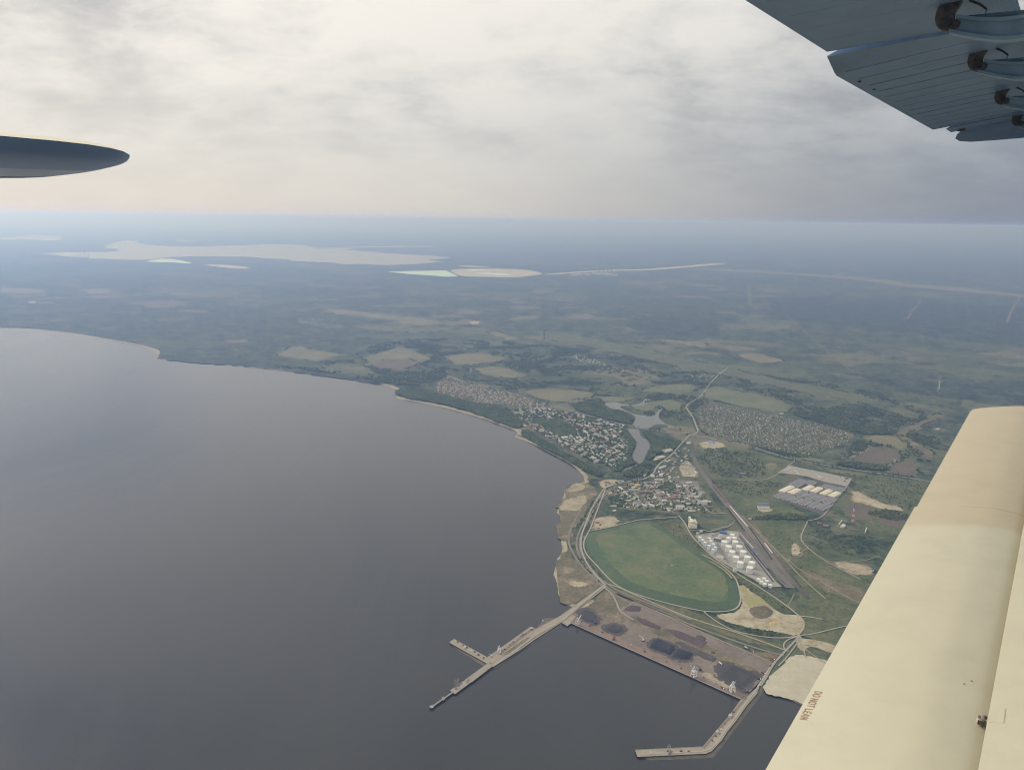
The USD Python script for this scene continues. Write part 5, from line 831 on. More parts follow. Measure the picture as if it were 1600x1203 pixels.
TOWN = poly([(800, 640), (835, 636), (866, 640), (905, 648), (945, 660), (978, 666), (982, 680), (992, 690), (985, 714), (972, 730), (950, 728), (925, 721), (900, 708), (875, 694), (850, 680), (830, 668), (812, 655)], 3.9)
PARK = unary_union([poly([(848, 664), (860, 655), (875, 655), (895, 668), (901, 678), (885, 683), (866, 680), (850, 672)], 3.9), poly([(912, 652), (930, 655), (935, 662), (915, 660)], 3.9), poly([(835, 655), (850, 655), (853, 664), (838, 664)], 3.9)])
GARDEN = poly([(683, 600), (697, 588), (730, 597), (760, 604), (812, 619), (850, 632), (868, 638), (850, 641), (820, 636), (790, 632), (745, 630), (715, 622), (684, 616)], 3.9)
PLOTS = poly([(1090, 637), (1117, 631), (1150, 637), (1225, 652), (1290, 665), (1338, 682), (1320, 692), (1282, 707), (1268, 711), (1225, 706), (1187, 697), (1150, 687), (1112, 681), (1091, 664)], 3.9)
CX0 = np.linalg.norm
def settle(name, label, cat, group, pts, rot, sizes, mats, rjit=.15, seed=0, stuff_label=None):
    pts = pts[np.argsort(np.hypot(pts[:, 0], pts[:, 1]))]; rg = np.random.default_rng(seed); protos = {}
    near, far = pts[:300], pts[300:]
    for x, y in near:
        k = (int(rg.integers(len(sizes))), int(rg.integers(len(mats)))); rz = rot + rg.normal(0, rjit) + (math.pi / 2 if rg.random() < .3 else 0)
        if k in protos: dup(protos[k], (x, y, 3.9), rz, label, group)
        else:
            t = thing(name, label, cat, (x, y, 3.9), rz, group); wa, ro = house_mesh(*sizes[k[0]]); obj('wall', wa, mats[k[1]][0], t); obj('roof', ro, mats[k[1]][1], t); protos[k] = t
    if len(far):
        by = {}
        for x, y in far:
            k = int(rg.integers(len(mats))); wa, ro = house_mesh(*sizes[int(rg.integers(len(sizes)))]); T = trimesh.transformations.rotation_matrix(rot + rg.normal(0, rjit) + (math.pi / 2 if rg.random() < .3 else 0), [0, 0, 1]); T[:3, 3] = (x, y, 3.9)
            for part, m in ((wa, mats[k][0]), (ro, mats[k][1])):
                part.apply_transform(T); by.setdefault(str(m.GetPath()), (m, []))[1].append(part)
        t = thing(name + '_mass', stuff_label, cat); t.SetCustomDataByKey('kind', 'stuff')
        for m, l in by.values(): obj('houses', join(*l), m, t)
SHORE_A = math.atan2(*(G(960, 735) - G(820, 668))[[1, 0]])
tp = scatter(TOWN, 28, .42, SHORE_A, 3, unary_union([PARK, ROADU, LAKES.buffer(25)]), .80, 1.2)
settle('town_building', 'pale town block among the trees between shore and lake', 'building', 'pale town blocks between shore and lake', tp, SHORE_A, [(22, 8, 9, 2.5), (13, 8, 7, 3), (36, 10, 13, .6), (10, 8, 6, 3), (17, 9, 7, 2.5), (26, 8, 8, .6), (12, 8, 6, 2.5)],
       [(LIGHTWALL, ROOFS[0]), (WHITEP, ROOFS[3]), (CREAMW, ROOFS[1]), (LIGHTWALL, ROOFS[1]), (CREAMW, ROOFS[2]), (PINKWALL, ROOFS[0]), (LIGHTWALL, ROOFS[0])], .22, 4, 'remaining pale town blocks behind the nearer ones')
gp = scatter(GARDEN, 26, .3, SHORE_A, 5, ROADU, .85)
settle('garden_house', 'small brownish garden house in the dense colony above the shore wood', 'house', 'garden houses above the shore wood', gp, SHORE_A, [(11, 8, 4, 3), (14, 9, 5, 3), (9, 7, 4, 2.5)],
       [(PINKWALL, ROOFS[2]), (LIGHTWALL, ROOFS[0]), (PINKWALL, ROOFS[0]), (CREAMW, ROOFS[2]), (LIGHTWALL, ROOFS[1])], .1, 6, 'mass of small brownish garden houses above the shore wood')
pa = math.atan2(*(G(1290, 665) - G(1117, 631))[[1, 0]])
pp = scatter(PLOTS, 21, .3, pa, 7, None, .82)
settle('plot_cottage', 'small pale cottage in the big square field of garden plots', 'cottage', 'cottages of the big garden plot field', pp, pa, [(6.5, 5, 3, 2), (8, 6, 3.5, 2.5), (5, 4, 2.5, 1.5)],
       [(LIGHTWALL, ROOFS[0]), (WHITEP, ROOFS[3]), (CREAMW, ROOFS[1]), (PINKWALL, ROOFS[0]), (LIGHTWALL, ROOFS[1]), (PINKWALL, ROOFS[2])], .1, 8, 'thousands of tiny cottages filling the garden plot field')
patch('garden_ground', 'green brown ground of the big garden plot field', [(1090, 637), (1117, 631), (1150, 637), (1225, 652), (1290, 665), (1338, 682), (1320, 692), (1282, 707), (1268, 711), (1225, 706), (1187, 697), (1150, 687), (1112, 681), (1091, 664)], GREENSCRUB, 3.86, 0, cat='garden ground')
patch('garden_ground', 'brownish ground of the garden colony above the shore', [(683, 600), (697, 588), (730, 597), (760, 604), (812, 619), (850, 632), (868, 638), (850, 641), (820, 636), (790, 632), (745, 630), (715, 622), (684, 616)], SCRUB, 3.86, 0, cat='garden ground')
patch('town_ground', 'green ground of the town between shore and lake', [(800, 640), (835, 636), (866, 640), (905, 648), (945, 660), (978, 666), (982, 680), (992, 690), (985, 714), (972, 730), (950, 728), (925, 721), (900, 708), (875, 694), (850, 680), (830, 668), (812, 655)], SCRUB, 3.85, 1, cat='town ground')
patch('works_ground', 'mottled ground of the old works', [(955, 762), (985, 752), (1060, 750), (1090, 752), (1112, 778), (1130, 801), (1060, 802), (985, 797), (958, 792)], SCRUB, 3.53, 0, cat='works ground')
for i, (nm, lab, pl, sp) in enumerate([('village_house', 'white house of the far village beside the straight railway', [(880, 553), (905, 554), (960, 573), (982, 581), (960, 582), (915, 570)], 48), ('hamlet_house', 'white house of the hamlet on the winding highway', [(1070, 591), (1090, 586), (1128, 582), (1122, 590), (1090, 598)], 60),
      ('farm_house', 'pale farmhouse at the foot of the long tan field', [(722, 575), (738, 574), (748, 579), (735, 582)], 45), ('hill_house', 'pale house of the hamlet on the left middle fields', [(464, 497), (520, 497), (524, 508), (478, 509)], 120)]):
    g = poly(pl, 3.9); q = scatter(g, sp, .35, .3, 30 + i, None, .8); settle(nm, lab, 'house', lab.split(' of ')[0].split(' at ')[0].replace('house', 'houses') + ' of one settlement ' + str(['by the railway', 'on the highway', 'at the tan field', 'on the left fields'][i]), q, .3, [(10, 8, 5, 3.5), (14, 8, 5, 3)], [(WHITEP, ROOFS[3]), (LIGHTWALL, ROOFS[0]), (LIGHTWALL, ROOFS[1])], .4, 50 + i, lab + ' mass')
WORKS = poly([(960, 766), (985, 756), (1060, 752), (1086, 758), (1108, 786), (1118, 799), (1060, 799), (985, 794), (962, 790)], 3.9)
NBP = unary_union([Point(*G(*W3(b[1], b[2]), 3.9)[:2]).buffer(max(b[3], b[4]) * .75) for b in NB])
wq = scatter(WORKS, 27, .42, -.5, 71, unary_union([ROADU, NBP]), .75)
settle('works_shed', 'low mixed shed standing between the larger halls of the old works', 'shed', 'low sheds of the old works', wq, .15, [(15, 8, 5, 1.5), (10, 6, 4, 1.5), (24, 9, 6, 1), (8, 6, 4, 2), (30, 7, 5, .6)], [(LIGHTWALL, ROOFS[0]), (LIGHTWALL, ROOFS[3]), (LIGHTWALL, ROOFS[1]), (WHITEP, ROOFS[3]), (CREAMW, ROOFS[0]), (PINKWALL, ROOFS[1]), (LIGHTWALL, ROOFS[0])], .12, 72, 'rest of the low sheds')
RIVERSIDE = poly([(1005, 735), (1030, 728), (1055, 708), (1070, 696), (1078, 700), (1078, 722), (1095, 742), (1085, 748), (1030, 749), (1008, 746)], 3.9)
wq = scatter(RIVERSIDE, 30, .42, -.5, 73, unary_union([ROADU, NBP, LAKES.buffer(15)]), .6)
settle('yard_shed', 'small shed or house by the road between the lower lake and the railway fork', 'shed', 'sheds between lower lake and railway fork', wq, .6, [(15, 8, 5, 1.5), (10, 7, 4, 2), (20, 8, 5, 1)], [(LIGHTWALL, ROOFS[0]), (PINKWALL, ROOFS[2]), (LIGHTWALL, ROOFS[1]), (WHITEP, ROOFS[3])], .3, 74, 'rest of the sheds')
cv = scatter(poly([(1307, 718), (1345, 698), (1360, 701), (1325, 721)], 3.9), 13, .05, math.atan2(*(G(1345, 698) - G(1307, 718))[[1, 0]]), 12, None, .8, 2.2)
cv = np.array([p for p in cv if int((p[0] * .7 + p[1]) / 24) % 2 == 0]) if len(cv) else cv
settle('garage_row', 'pale roofed garage in the rows beside the purple brown field', 'garage', 'garages in rows beside the purple brown field', cv, math.atan2(*(G(1345, 698) - G(1307, 718))[[1, 0]]), [(12, 5, 2.6, .4)], [(LIGHTWALL, ROOFS[1]), (LIGHTWALL, ROOFS[0])], .02, 60, 'rest of the garages in rows')

# ---------------------------------------------------------------- trees
def crown_proto(parent, name, seed, tall=1.0):
    m = trimesh.creation.icosphere(1, 1.0); v = m.vertices; n = meshkit.fbm(v * 1.7 + seed * 5.1, 3, seed)
    v = v * (0.62 + .75 * n)[:, None] * [1, 1, tall]; v[:, 2] = v[:, 2] * .8 + .95 * tall
    c = trimesh.Trimesh(v, m.faces, process=False); tr = cyl(.10, 0, .8 * tall, 0, 0, 5, .06)
    mesh = join(c, tr)
    return usdkit.mesh(stage, f'{parent}/{name}', mesh, CROWN)
def woodland(name, label, pts, sizes=(3.2, 6.2), seed=0, z=3.9, tall=1.0, cat='trees'):
    rg = np.random.default_rng(seed); path = numbered(name); pi = UsdGeom.PointInstancer.Define(stage, path)
    protos = [crown_proto(path, 'crown' if k == 0 else f'crown_{k:03d}', seed + k, tall).GetPath() for k in range(3)]
    pi.CreatePrototypesRel().SetTargets(protos); n = len(pts)
    pi.CreateProtoIndicesAttr(Vt.IntArray.FromNumpy(rg.integers(0, 3, n).astype(np.int32)))
    pi.CreatePositionsAttr(Vt.Vec3fArray.FromNumpy(np.column_stack([pts, np.full(n, z)]).astype(np.float32)))
    s = rg.uniform(sizes[0], sizes[1], n); sc = np.column_stack([s * rg.uniform(.85, 1.15, n), s * rg.uniform(.85, 1.15, n), s * rg.uniform(.85, 1.3, n)])
    pi.CreateScalesAttr(Vt.Vec3fArray.FromNumpy(sc.astype(np.float32)))
    a = rg.uniform(0, 2 * np.pi, n); q = np.column_stack([np.cos(a / 2), np.zeros(n), np.zeros(n), np.sin(a / 2)])
    pi.CreateOrientationsAttr(Vt.QuathArray([Gf.Quath(float(w), 0, 0, float(zz)) for w, _, _, zz in q]))
    return tag(pi, label, cat, None, 'stuff')
BUILT = unary_union([Point(p).buffer(9) for p in tp]) if len(tp) else Polygon()
AV = unary_union([ROADU, LAKES])
woodland('town_trees', 'trees growing between the pale town blocks', scatter(TOWN, 11, .48, .3, 21, unary_union([AV, BUILT]), .8), (3.2, 6.6), 1)
woodland('town_trees', 'dense dark trees of the town parks', scatter(PARK, 8.5, .45, .3, 22, AV, .95), (4, 7), 2)
woodland('woodland', 'wood between the town and the upper lake', scatter(ragged(poly([(892, 634), (912, 627), (940, 622), (945, 632), (952, 640), (975, 643), (991, 654), (986, 664), (970, 660), (935, 652), (905, 645)], 3.9, 1), 1, .07), 10.5, .45, .2, 23, AV, .95), (4, 7), 3)
woodland('woodland', 'wood on the right bank of the lower lake', scatter(ragged(poly([(1003, 672), (1015, 676), (1030, 684), (1062, 688), (1060, 697), (1048, 704), (1032, 706), (1022, 714), (1010, 722), (1012, 706), (1019, 698), (1014, 686), (1004, 680)], 3.9, 1), 2, .07), 9, .45, .2, 24, AV, .95), (4, 7), 4)
woodland('woodland', 'trees along the left bank of the lower lake', scatter(ragged(poly([(968, 676), (980, 672), (986, 685), (992, 694), (986, 706), (986, 716), (995, 726), (982, 731), (968, 738), (955, 736), (960, 726), (975, 715), (984, 700), (980, 688)], 3.9, 1), 3, .07), 9, .45, .2, 25, AV, .9), (4, 7), 5)
woodland('woodland', 'trees at the river bend above the old works', scatter(ragged(poly([(976, 738), (990, 731), (1002, 727), (1012, 722), (1020, 730), (1010, 742), (995, 746), (975, 746)], 3.9, 1), 4, .07), 9, .45, .2, 26, AV, .75), (4, 6.5), 6)
woodland('shore_trees', 'green belt of trees along the town shore', scatter(ragged(poly([(813, 674), (822, 672), (845, 686), (870, 700), (895, 715), (918, 730), (945, 742), (940, 747), (915, 738), (897, 727), (880, 716), (860, 706), (838, 694), (820, 684)], 3.9, 1), 5, .07), 9, .45, .2, 27, AV, .92), (4, 6.8), 7)
woodland('shore_trees', 'long shore wood below the garden colony', scatter(ragged(poly([(616, 615), (630, 606), (650, 605), (684, 616), (715, 624), (745, 632), (790, 636), (812, 655), (822, 665), (810, 670), (790, 664), (760, 652), (730, 643), (700, 634), (660, 627), (630, 622)], 3.9, 1), 6, .07), 12, .45, .2, 28, AV, .95), (5, 8.5), 8)
woodland('works_trees', 'trees among the old works buildings', scatter(ragged(poly([(955, 764), (985, 754), (1060, 752), (1086, 760), (1108, 784), (1118, 800), (1060, 800), (985, 796), (960, 790)], 3.9), 7, .07), 14, .48, .3, 29, ROADU, .5), (2.6, 5.2), 9)
woodland('works_trees', 'dense wooded plot inside the old works', scatter(ragged(poly([(1026, 756), (1050, 754), (1056, 762), (1050, 770), (1034, 768)], 3.9, 1), 8, .07), 7.5, .45, .3, 30, ROADU, .95), (3.2, 5.6), 10)
woodland('works_trees', 'bushy plot left of the striped sheds', scatter(ragged(poly([(950, 776), (965, 773), (975, 780), (975, 792), (960, 790), (952, 786)], 3.9, 1), 9, .07), 8, .45, .3, 31, ROADU, .8), (2.6, 5), 11)
woodland('thicket', 'thicket between the junction highway and the railway', scatter(ragged(poly([(1094, 700), (1130, 700), (1180, 712), (1205, 740), (1180, 747), (1130, 746), (1108, 740), (1092, 715)], 3.9, 1), 10, .07), 12, .5, .3, 32, AV, .34), (2.2, 5.0), 12)
woodland('thicket', 'thicket and hedges left of the warehouses', scatter(ragged(poly([(1105, 748), (1200, 753), (1232, 752), (1210, 770), (1190, 775), (1150, 770), (1125, 765)], 3.9, 1), 11, .07), 13, .5, .3, 33, AV, .32), (2.2, 4.6), 13)
woodland('hedge', 'dark straight hedge right of the railway yard', scatter(ragged(poly([(1175, 812), (1262, 812.5), (1262, 807), (1230, 802), (1180, 807)], 3.9), 12, .07), 8, .45, 0, 34, None, .85), (2.8, 5), 14)
woodland('thicket', 'wood strip behind the garden plots and purple field', scatter(ragged(poly([(1300, 724), (1330, 722), (1375, 726), (1392, 733), (1385, 736), (1350, 733), (1310, 728)], 3.9, 1), 13, .07), 10, .45, 0, 35, AV, .9), (3.5, 6.5), 15)
woodland('thicket', 'bushes below the mast compound', scatter(ragged(poly([(1260, 830), (1300, 828), (1350, 838), (1370, 855), (1330, 870), (1290, 860), (1262, 848)], 3.9, 1), 14, .07), 14, .48, 0, 36, AV, .35), (2.0, 4.2), 16)
woodland('thicket', 'bushes along the lower edge of the sand pit', scatter(ragged(poly([(1132, 974), (1160, 981), (1195, 985), (1235, 992), (1225, 996), (1190, 993), (1150, 984)], 3.9, 1), 15, .07), 8, .45, 0, 37, AV, .8), (1.8, 3.8), 17)
woodland('thicket', 'green thicket right of the tan bare strip', scatter(ragged(poly([(1350, 800), (1380, 795), (1425, 803), (1410, 815), (1370, 808)], 3.9, 1), 16, .07), 10, .45, 0, 38, None, .8), (2.4, 4.8), 18)
woodland('thicket', 'scattered bushes on the right hand scrub', scatter(ragged(poly([(1290, 735), (1340, 742), (1440, 754), (1460, 785), (1430, 800), (1370, 785), (1335, 765)], 3.9, 1), 17, .07), 20, .48, 0, 39, AV, .4), (2.0, 4.2), 19)
woodland('plot_trees', 'small trees between the cottages of the garden plots', scatter(PLOTS, 17, .48, pa + .3, 40, None, .75), (1.8, 3.8), 20)
woodland('plot_trees', 'small trees between the garden houses above the shore', scatter(GARDEN, 19, .48, .3, 41, ROADU, .7), (2.0, 4.2), 21)
woodland('woodland', 'wood around the garden plots on the far side', scatter(ragged(poly([(1240, 640), (1290, 650), (1330, 660), (1400, 668), (1392, 680), (1345, 680), (1300, 664), (1240, 650)], 3.9, 1), 18, .07), 15, .48, 0, 42, AV, .85), (4.5, 8), 22)
woodland('woodland', 'wood strip between plots and highway', scatter(ragged(poly([(1095, 670), (1112, 683), (1150, 690), (1190, 700), (1225, 708), (1270, 714), (1240, 716), (1190, 701), (1150, 693), (1096, 678)], 3.9, 1), 19, .07), 10, .45, 0, 43, ROADU, .7), (3, 5.6), 23)
woodland('scrub_bushes', 'sparse bushes on the brown scrub of the port', np.vstack([scatter(ragged(poly([(1027, 818), (1058, 811), (1080, 838), (1100, 860), (1070, 850), (1040, 832)], 3.9), 20, .07), 13, .48, 0, 44, AV, .35), scatter(ragged(poly([(1135, 890), (1190, 923), (1235, 955), (1200, 940), (1160, 912)], 3.9), 21, .07), 11, .48, 0, 45, AV, .5), scatter(ragged(poly([(1180, 830), (1240, 830), (1290, 880), (1330, 940), (1300, 960), (1240, 880)], 3.9), 22, .07), 24, .48, 0, 46, AV, .3)]), (1.2, 2.8), 24)
SP = scatter(ragged(poly([(430, 573), (520, 584), (604, 600), (650, 604), (700, 590), (690, 575), (640, 590), (560, 590), (480, 575)], 3.9), 23, .07), 22, .48, 0, 47, None, .8)
woodland('woodland', 'spruce wood on the low point beyond the town', SP, (6, 10), 25)

OPENS = unary_union([poly(f[2], 3.9) for f in far_fields]).buffer(8)
MID = poly([(500, 566), (560, 545), (640, 530), (760, 530), (900, 545), (1050, 560), (1200, 585), (1340, 605), (1440, 640), (1470, 690), (1440, 740), (1300, 722), (1345, 682), (1240, 648), (1110, 628), (1085, 640), (1080, 676), (1000, 668), (1010, 615), (940, 624), (880, 632), (760, 600), (690, 584), (650, 604), (560, 590)], 3.9)
q = scatter(MID, 19, .48, .4, 91, unary_union([OPENS, AV, GARDEN, PLOTS, TOWN]), .9)
nz = meshkit.fbm(np.column_stack([q / 170.0, np.zeros(len(q))]), 4, 12); nz2 = meshkit.fbm(np.column_stack([q / 45.0, np.ones(len(q))]), 2, 13)
q = q[(nz * .7 + nz2 * .3) > .515]
woodland('woodland', 'clumps and belts of trees over the middle plain beyond the town', q[:16000], (3.6, 7.2), 26)
E_ = []
for k, f in enumerate(far_fields):
    g = poly(f[2], 3.9)
    if g.centroid.distance(Point(0, 0)) < 9500:
        b = g.exterior; n = int(b.length / 13); rg = np.random.default_rng(200 + k)
        E_ += [b.interpolate(t).coords[0] + rg.normal(0, 5, 2) for t in np.linspace(0, b.length, n) if meshkit.noise(np.array([t / 90.0, k * 3.1, 0])) > .5]
woodland('hedge', 'tree lines along the edges of the middle fields', np.array(E_), (2.8, 5.6), 27)
RI = []
for k, rdd in enumerate(ROADS[:3] + ROADS[3:5]):
    ln = LineString(XY(rdd[2], 3.9)); rg = np.random.default_rng(300 + k)
    for t in np.arange(0, ln.length, 12):
        if meshkit.noise(np.array([t / 110.0, k * 5.7, 1])) > .52:
            p, p2 = np.array(ln.interpolate(t).coords[0]), np.array(ln.interpolate(min(t + 5, ln.length)).coords[0]); d = (p2 - p) / (np.linalg.norm(p2 - p) + 1e-6); RI.append(p + np.array([-d[1], d[0]]) * rg.choice([-1, 1]) * rg.uniform(11, 17))
woodland('roadside_trees', 'roadside trees along the highways', np.array(RI), (2.4, 4.8), 28)

# ---------------------------------------------------------------- the aircraft
AL = ray(1690, 333); AF = np.array([AL[1], -AL[0], 0]); AF /= np.linalg.norm(AF); AU = np.cross(AF, AL); AU *= np.sign(AU[2])
def W(l, f, u): return CAM + AL * l + AF * f + AU * u
def hit(px, py, f0, u0, nf=0.0):
    """Meets the aircraft surface u = u0 + nf * (f - f0)."""
    d = ray(px, py); l, f, u = d @ AL, d @ AF, d @ AU; t = (u0 - nf * f0) / (u - nf * f); return np.array([l, f, u]) * t
def dotmix(name, colA, colB, l0, l1, rough=.38, tilt=(0, 0, 0), dirt=.08):
    n = {'g': ('geometry', {}), 's': ('vector_math', {'math_type': 'subtract', 'vector2': tuple(CAM)}), 'd': ('vector_math', {'math_type': 'dot_product', 'vector2': tuple(AL + np.array(tilt))}),
         'nz': ('noise_texture', {'scale': 2.2, 'detail': 3.0}), 'na': ('math', {'math_type': 'multiply_add', 'value2': 0.10}), 'mr': ('map_range', {'range_type': 'smoothstep', 'from_min': l0 + .05, 'from_max': l1 + .05, 'clamp': True}),
         'mx': ('mix_color', {'blend_type': 'mix', 'a': colA, 'b': colB}), 'n2': ('noise_texture', {'scale': 5.0, 'detail': 8.0, 'roughness': .7}), 'dr': ('rgb_ramp', {'ramp': [(.25, (1 - dirt * 1.6,) * 3), (.5, (1 - dirt * .4,) * 3), (.7, (1, 1, 1))]}), 'mu': ('mix_color', {'blend_type': 'multiply', 'fac': 1.0}),
         'p': ('principled_bsdf', {'roughness': rough, 'specular_ior_level': .45})}
    l = [('g.position', 's.vector1'), ('s.vector', 'd.vector1'), ('s.vector', 'nz.vector'), ('s.vector', 'n2.vector'), ('nz.fac', 'na.value1'), ('d.value', 'na.value3'), ('na.value', 'mr.value'), ('mr.result', 'mx.fac'), ('n2.fac', 'dr.fac'), ('mx.result', 'mu.a'), ('dr.color', 'mu.b'), ('mu.result', 'p.base_color')]
    return usdkit.material(stage, '/World/Looks/' + name, n, l, surface='p.BSDF')
CREAM = dotmix('cream_fabric', (0.66, 0.605, 0.44), (0.60, 0.51, 0.345), 3.60, 3.68, .40, tuple(AF * -.12), .075)  # tan tone outboard is soft shade painted into the cream colour
UNDER = dotmix('blue_grey_paint', (0.26, 0.385, 0.56), (0.26, 0.385, 0.56), 50, 51, .38, (0, 0, 0), .18)
TAILP = dotmix('tail_paint', (0.85, 0.84, 0.85), (0.85, 0.84, 0.85), 50, 51, .3, (0, 0, 0), .1)
ARMP = plain('bracket_paint', (0.25, 0.36, 0.42), .4, .15, .1)
HINGE = plain('oily_hinge', (0.105, 0.09, 0.08), .5, .55, .03)
OLIVE = plain('olive_slot', (0.30, 0.27, 0.18), .6, .15, .2)
plane = thing('aircraft', 'cream and blue grey biplane whose wings and tail tip frame the view', 'aircraft', CAM)
def PW(l, f, u): return AL * l + AF * f + AU * u          # relative to the aircraft's own origin
def loft(sections, cap=True):
    """sections: list of (n, 3) closed loops of equal size."""
    n, k = len(sections[0]), len(sections); V = np.vstack(sections); F = []
    for i in range(k - 1):
        for j in range(n):
            a, b = i * n + j, i * n + (j + 1) % n; F += [(a, b, b + n), (a, b + n, a + n)]
    if cap:
        for base, o in ((0, False), ((k - 1) * n, True)):
            V = np.vstack([V, V[base:base + n].mean(0)]); c_ = len(V) - 1
            for j in range(n): F.append((c_, base + (j + 1) % n, base + j) if not o else (c_, base + j, base + (j + 1) % n))
    m = trimesh.Trimesh(V, F, process=False)
    trimesh.repair.fix_normals(m); return m
def sec(prof, l, df=0.0, du=0.0, sf=1.0, f0=0.0, su=1.0, u0=0.0): return np.array([PW(l, f0 + (f - f0) * sf + df, u0 + (u - u0) * su + du) for f, u in prof])
def spline(p, n):
    p = np.asarray(p, float); d = np.r_[0, np.cumsum(np.linalg.norm(np.diff(p, axis=0), axis=1))]
    from scipy.interpolate import PchipInterpolator
    s = np.linspace(0, d[-1], n); return np.column_stack([PchipInterpolator(d, p[:, k])(s) for k in range(2)])
# lower wing: flap sections (trailing edge at f = -0.45) and the wing skin ahead of the slot
FLP_T = spline([(-.452, -1.353), (-.36, -1.328), (-.24, -1.302), (-.13, -1.288), (-.05, -1.292), (0.02, -1.315), (.06, -1.352), (.065, -1.385)], 30)
FLP_B = spline([(.065, -1.385), (.03, -1.42), (-.1, -1.415), (-.28, -1.385), (-.452, -1.359)], 14)[1:]
FLP = np.vstack([FLP_T, FLP_B])
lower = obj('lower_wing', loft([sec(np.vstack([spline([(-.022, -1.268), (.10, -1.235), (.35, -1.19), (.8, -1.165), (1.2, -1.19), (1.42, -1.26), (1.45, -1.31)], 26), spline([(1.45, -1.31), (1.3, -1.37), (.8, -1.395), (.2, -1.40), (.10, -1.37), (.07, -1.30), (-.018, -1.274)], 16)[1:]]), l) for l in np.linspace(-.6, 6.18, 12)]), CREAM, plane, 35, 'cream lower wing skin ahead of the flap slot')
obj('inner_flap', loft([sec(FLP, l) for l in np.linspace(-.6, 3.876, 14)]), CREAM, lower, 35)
tipsecs = [sec(FLP, l, 0, 0.0, .985, .06) for l in np.linspace(3.880, 5.9, 7)]
for l, s, dn in ((6.08, .985, 0), (6.18, .965, -.003), (6.25, .92, -.008), (6.31, .84, -.014), (6.36, .70, -.022), (6.39, .50, -.03)):
    tipsecs.append(sec(FLP, l, 0, dn, s, .06, 1 - (0.985 - s) * 1.5, -1.35))
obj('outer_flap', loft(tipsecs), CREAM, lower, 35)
tipw = spline([(-.022, -1.268), (.10, -1.235), (.35, -1.19), (.8, -1.165), (1.2, -1.19), (1.42, -1.26), (1.45, -1.31)], 26)
tb = spline([(1.45, -1.31), (1.3, -1.37), (.8, -1.395), (.2, -1.40), (.10, -1.37), (.07, -1.30), (-.018, -1.274)], 16)[1:]
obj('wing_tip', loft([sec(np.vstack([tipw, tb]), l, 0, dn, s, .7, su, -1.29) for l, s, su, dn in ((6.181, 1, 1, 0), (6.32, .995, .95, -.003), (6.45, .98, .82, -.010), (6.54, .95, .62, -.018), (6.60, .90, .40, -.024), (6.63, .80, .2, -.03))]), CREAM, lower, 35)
# lettering on the flap's trailing edge
txt = meshkit.text_mesh('DO NOT LEAN', 1.0, 0.02, False); tv = np.array(txt.vertices); tw = tv[:, 0].max()
p0, p1 = hit(1271, 1078, -.43, -1.345, .27), hit(1247, 1122, -.43, -1.345, .27)
def flap_top(f): return np.interp(f, FLP_T[::1][np.argsort(FLP_T[:, 0])][:, 0], FLP_T[np.argsort(FLP_T[:, 0])][:, 1])
lx = p0[0] + (p1[0] - p0[0]) * tv[:, 0] / tw; fx = -.440 + tv[:, 1] * .020; ux = flap_top(fx) + .0012 + tv[:, 2] * .02
obj('warning_lettering', trimesh.Trimesh(np.array([PW(a, b, c_) for a, b, c_ in zip(lx, fx, ux)]), txt.faces, process=False), plain('faded_red', (0.50, 0.31, 0.235), .7, .2, .03), lower)
tipw_ = spline([(-.022, -1.268), (.10, -1.235), (.35, -1.19), (.8, -1.165), (1.2, -1.19), (1.42, -1.26), (1.45, -1.31)], 26)
# flap hinge in the slot
hp = hit(1533, 1127, -.02, -1.29); hl = hp[0]
def blk(parent, nm, m, l0, l1, f0, f1, u0, u1, bev=0.0):
    b = trimesh.creation.box([l1 - l0, f1 - f0, u1 - u0]); v = b.vertices + [(l0 + l1) / 2, (f0 + f1) / 2, (u0 + u1) / 2]
    mm = trimesh.Trimesh(np.array([PW(*q) for q in v]), b.faces, process=False); trimesh.repair.fix_normals(mm); return obj(nm, mm, m, parent)
def ball(parent, nm, m, l, f, u, r, st=(1, 1, 1), seed=0):
    b = trimesh.creation.icosphere(2, 1.0); v = b.vertices * (1 + .25 * (meshkit.fbm(b.vertices * 2 + seed, 3, seed) - .5))[:, None] * r * np.array(st)
    return obj(nm, trimesh.Trimesh(np.array([PW(l + q[0], f + q[1], u + q[2]) for q in v]), b.faces, process=False), m, parent, True)
hb = ball(lower, 'slot_hinge', plain('worn_metal', (0.42, 0.37, 0.27), .6, .35, .01), hl, -.036, -1.288, .013, (1.35, .9, .85), 1)
ball(lower, 'hinge_bolt', HINGE, hl + .010, -.028, -1.280, .0055, (1, 1, .9), 2); ball(lower, 'hinge_bolt', HINGE, hl - .012, -.028, -1.281, .005, (1, 1.1, .9), 3); ball(lower, 'hinge_pin', RUST, hl, -.040, -1.279, .005, (1.4, .8, .8), 4)
blk(lower, 'hinge_lug', HINGE, hl - .020, hl - .016, -.042, -.018, -1.288, -1.278)
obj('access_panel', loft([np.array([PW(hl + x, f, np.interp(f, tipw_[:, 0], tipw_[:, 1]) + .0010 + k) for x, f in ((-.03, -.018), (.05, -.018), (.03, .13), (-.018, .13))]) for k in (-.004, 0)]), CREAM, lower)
for dl, df in ((.16, -.09), (.19, -.075)):
    blk(lower, 'grommet', OLIVE, hl + dl - .004, hl + dl + .004, df - .0025, df + .0025, flap_top(df) - .002, flap_top(df) + .0006)
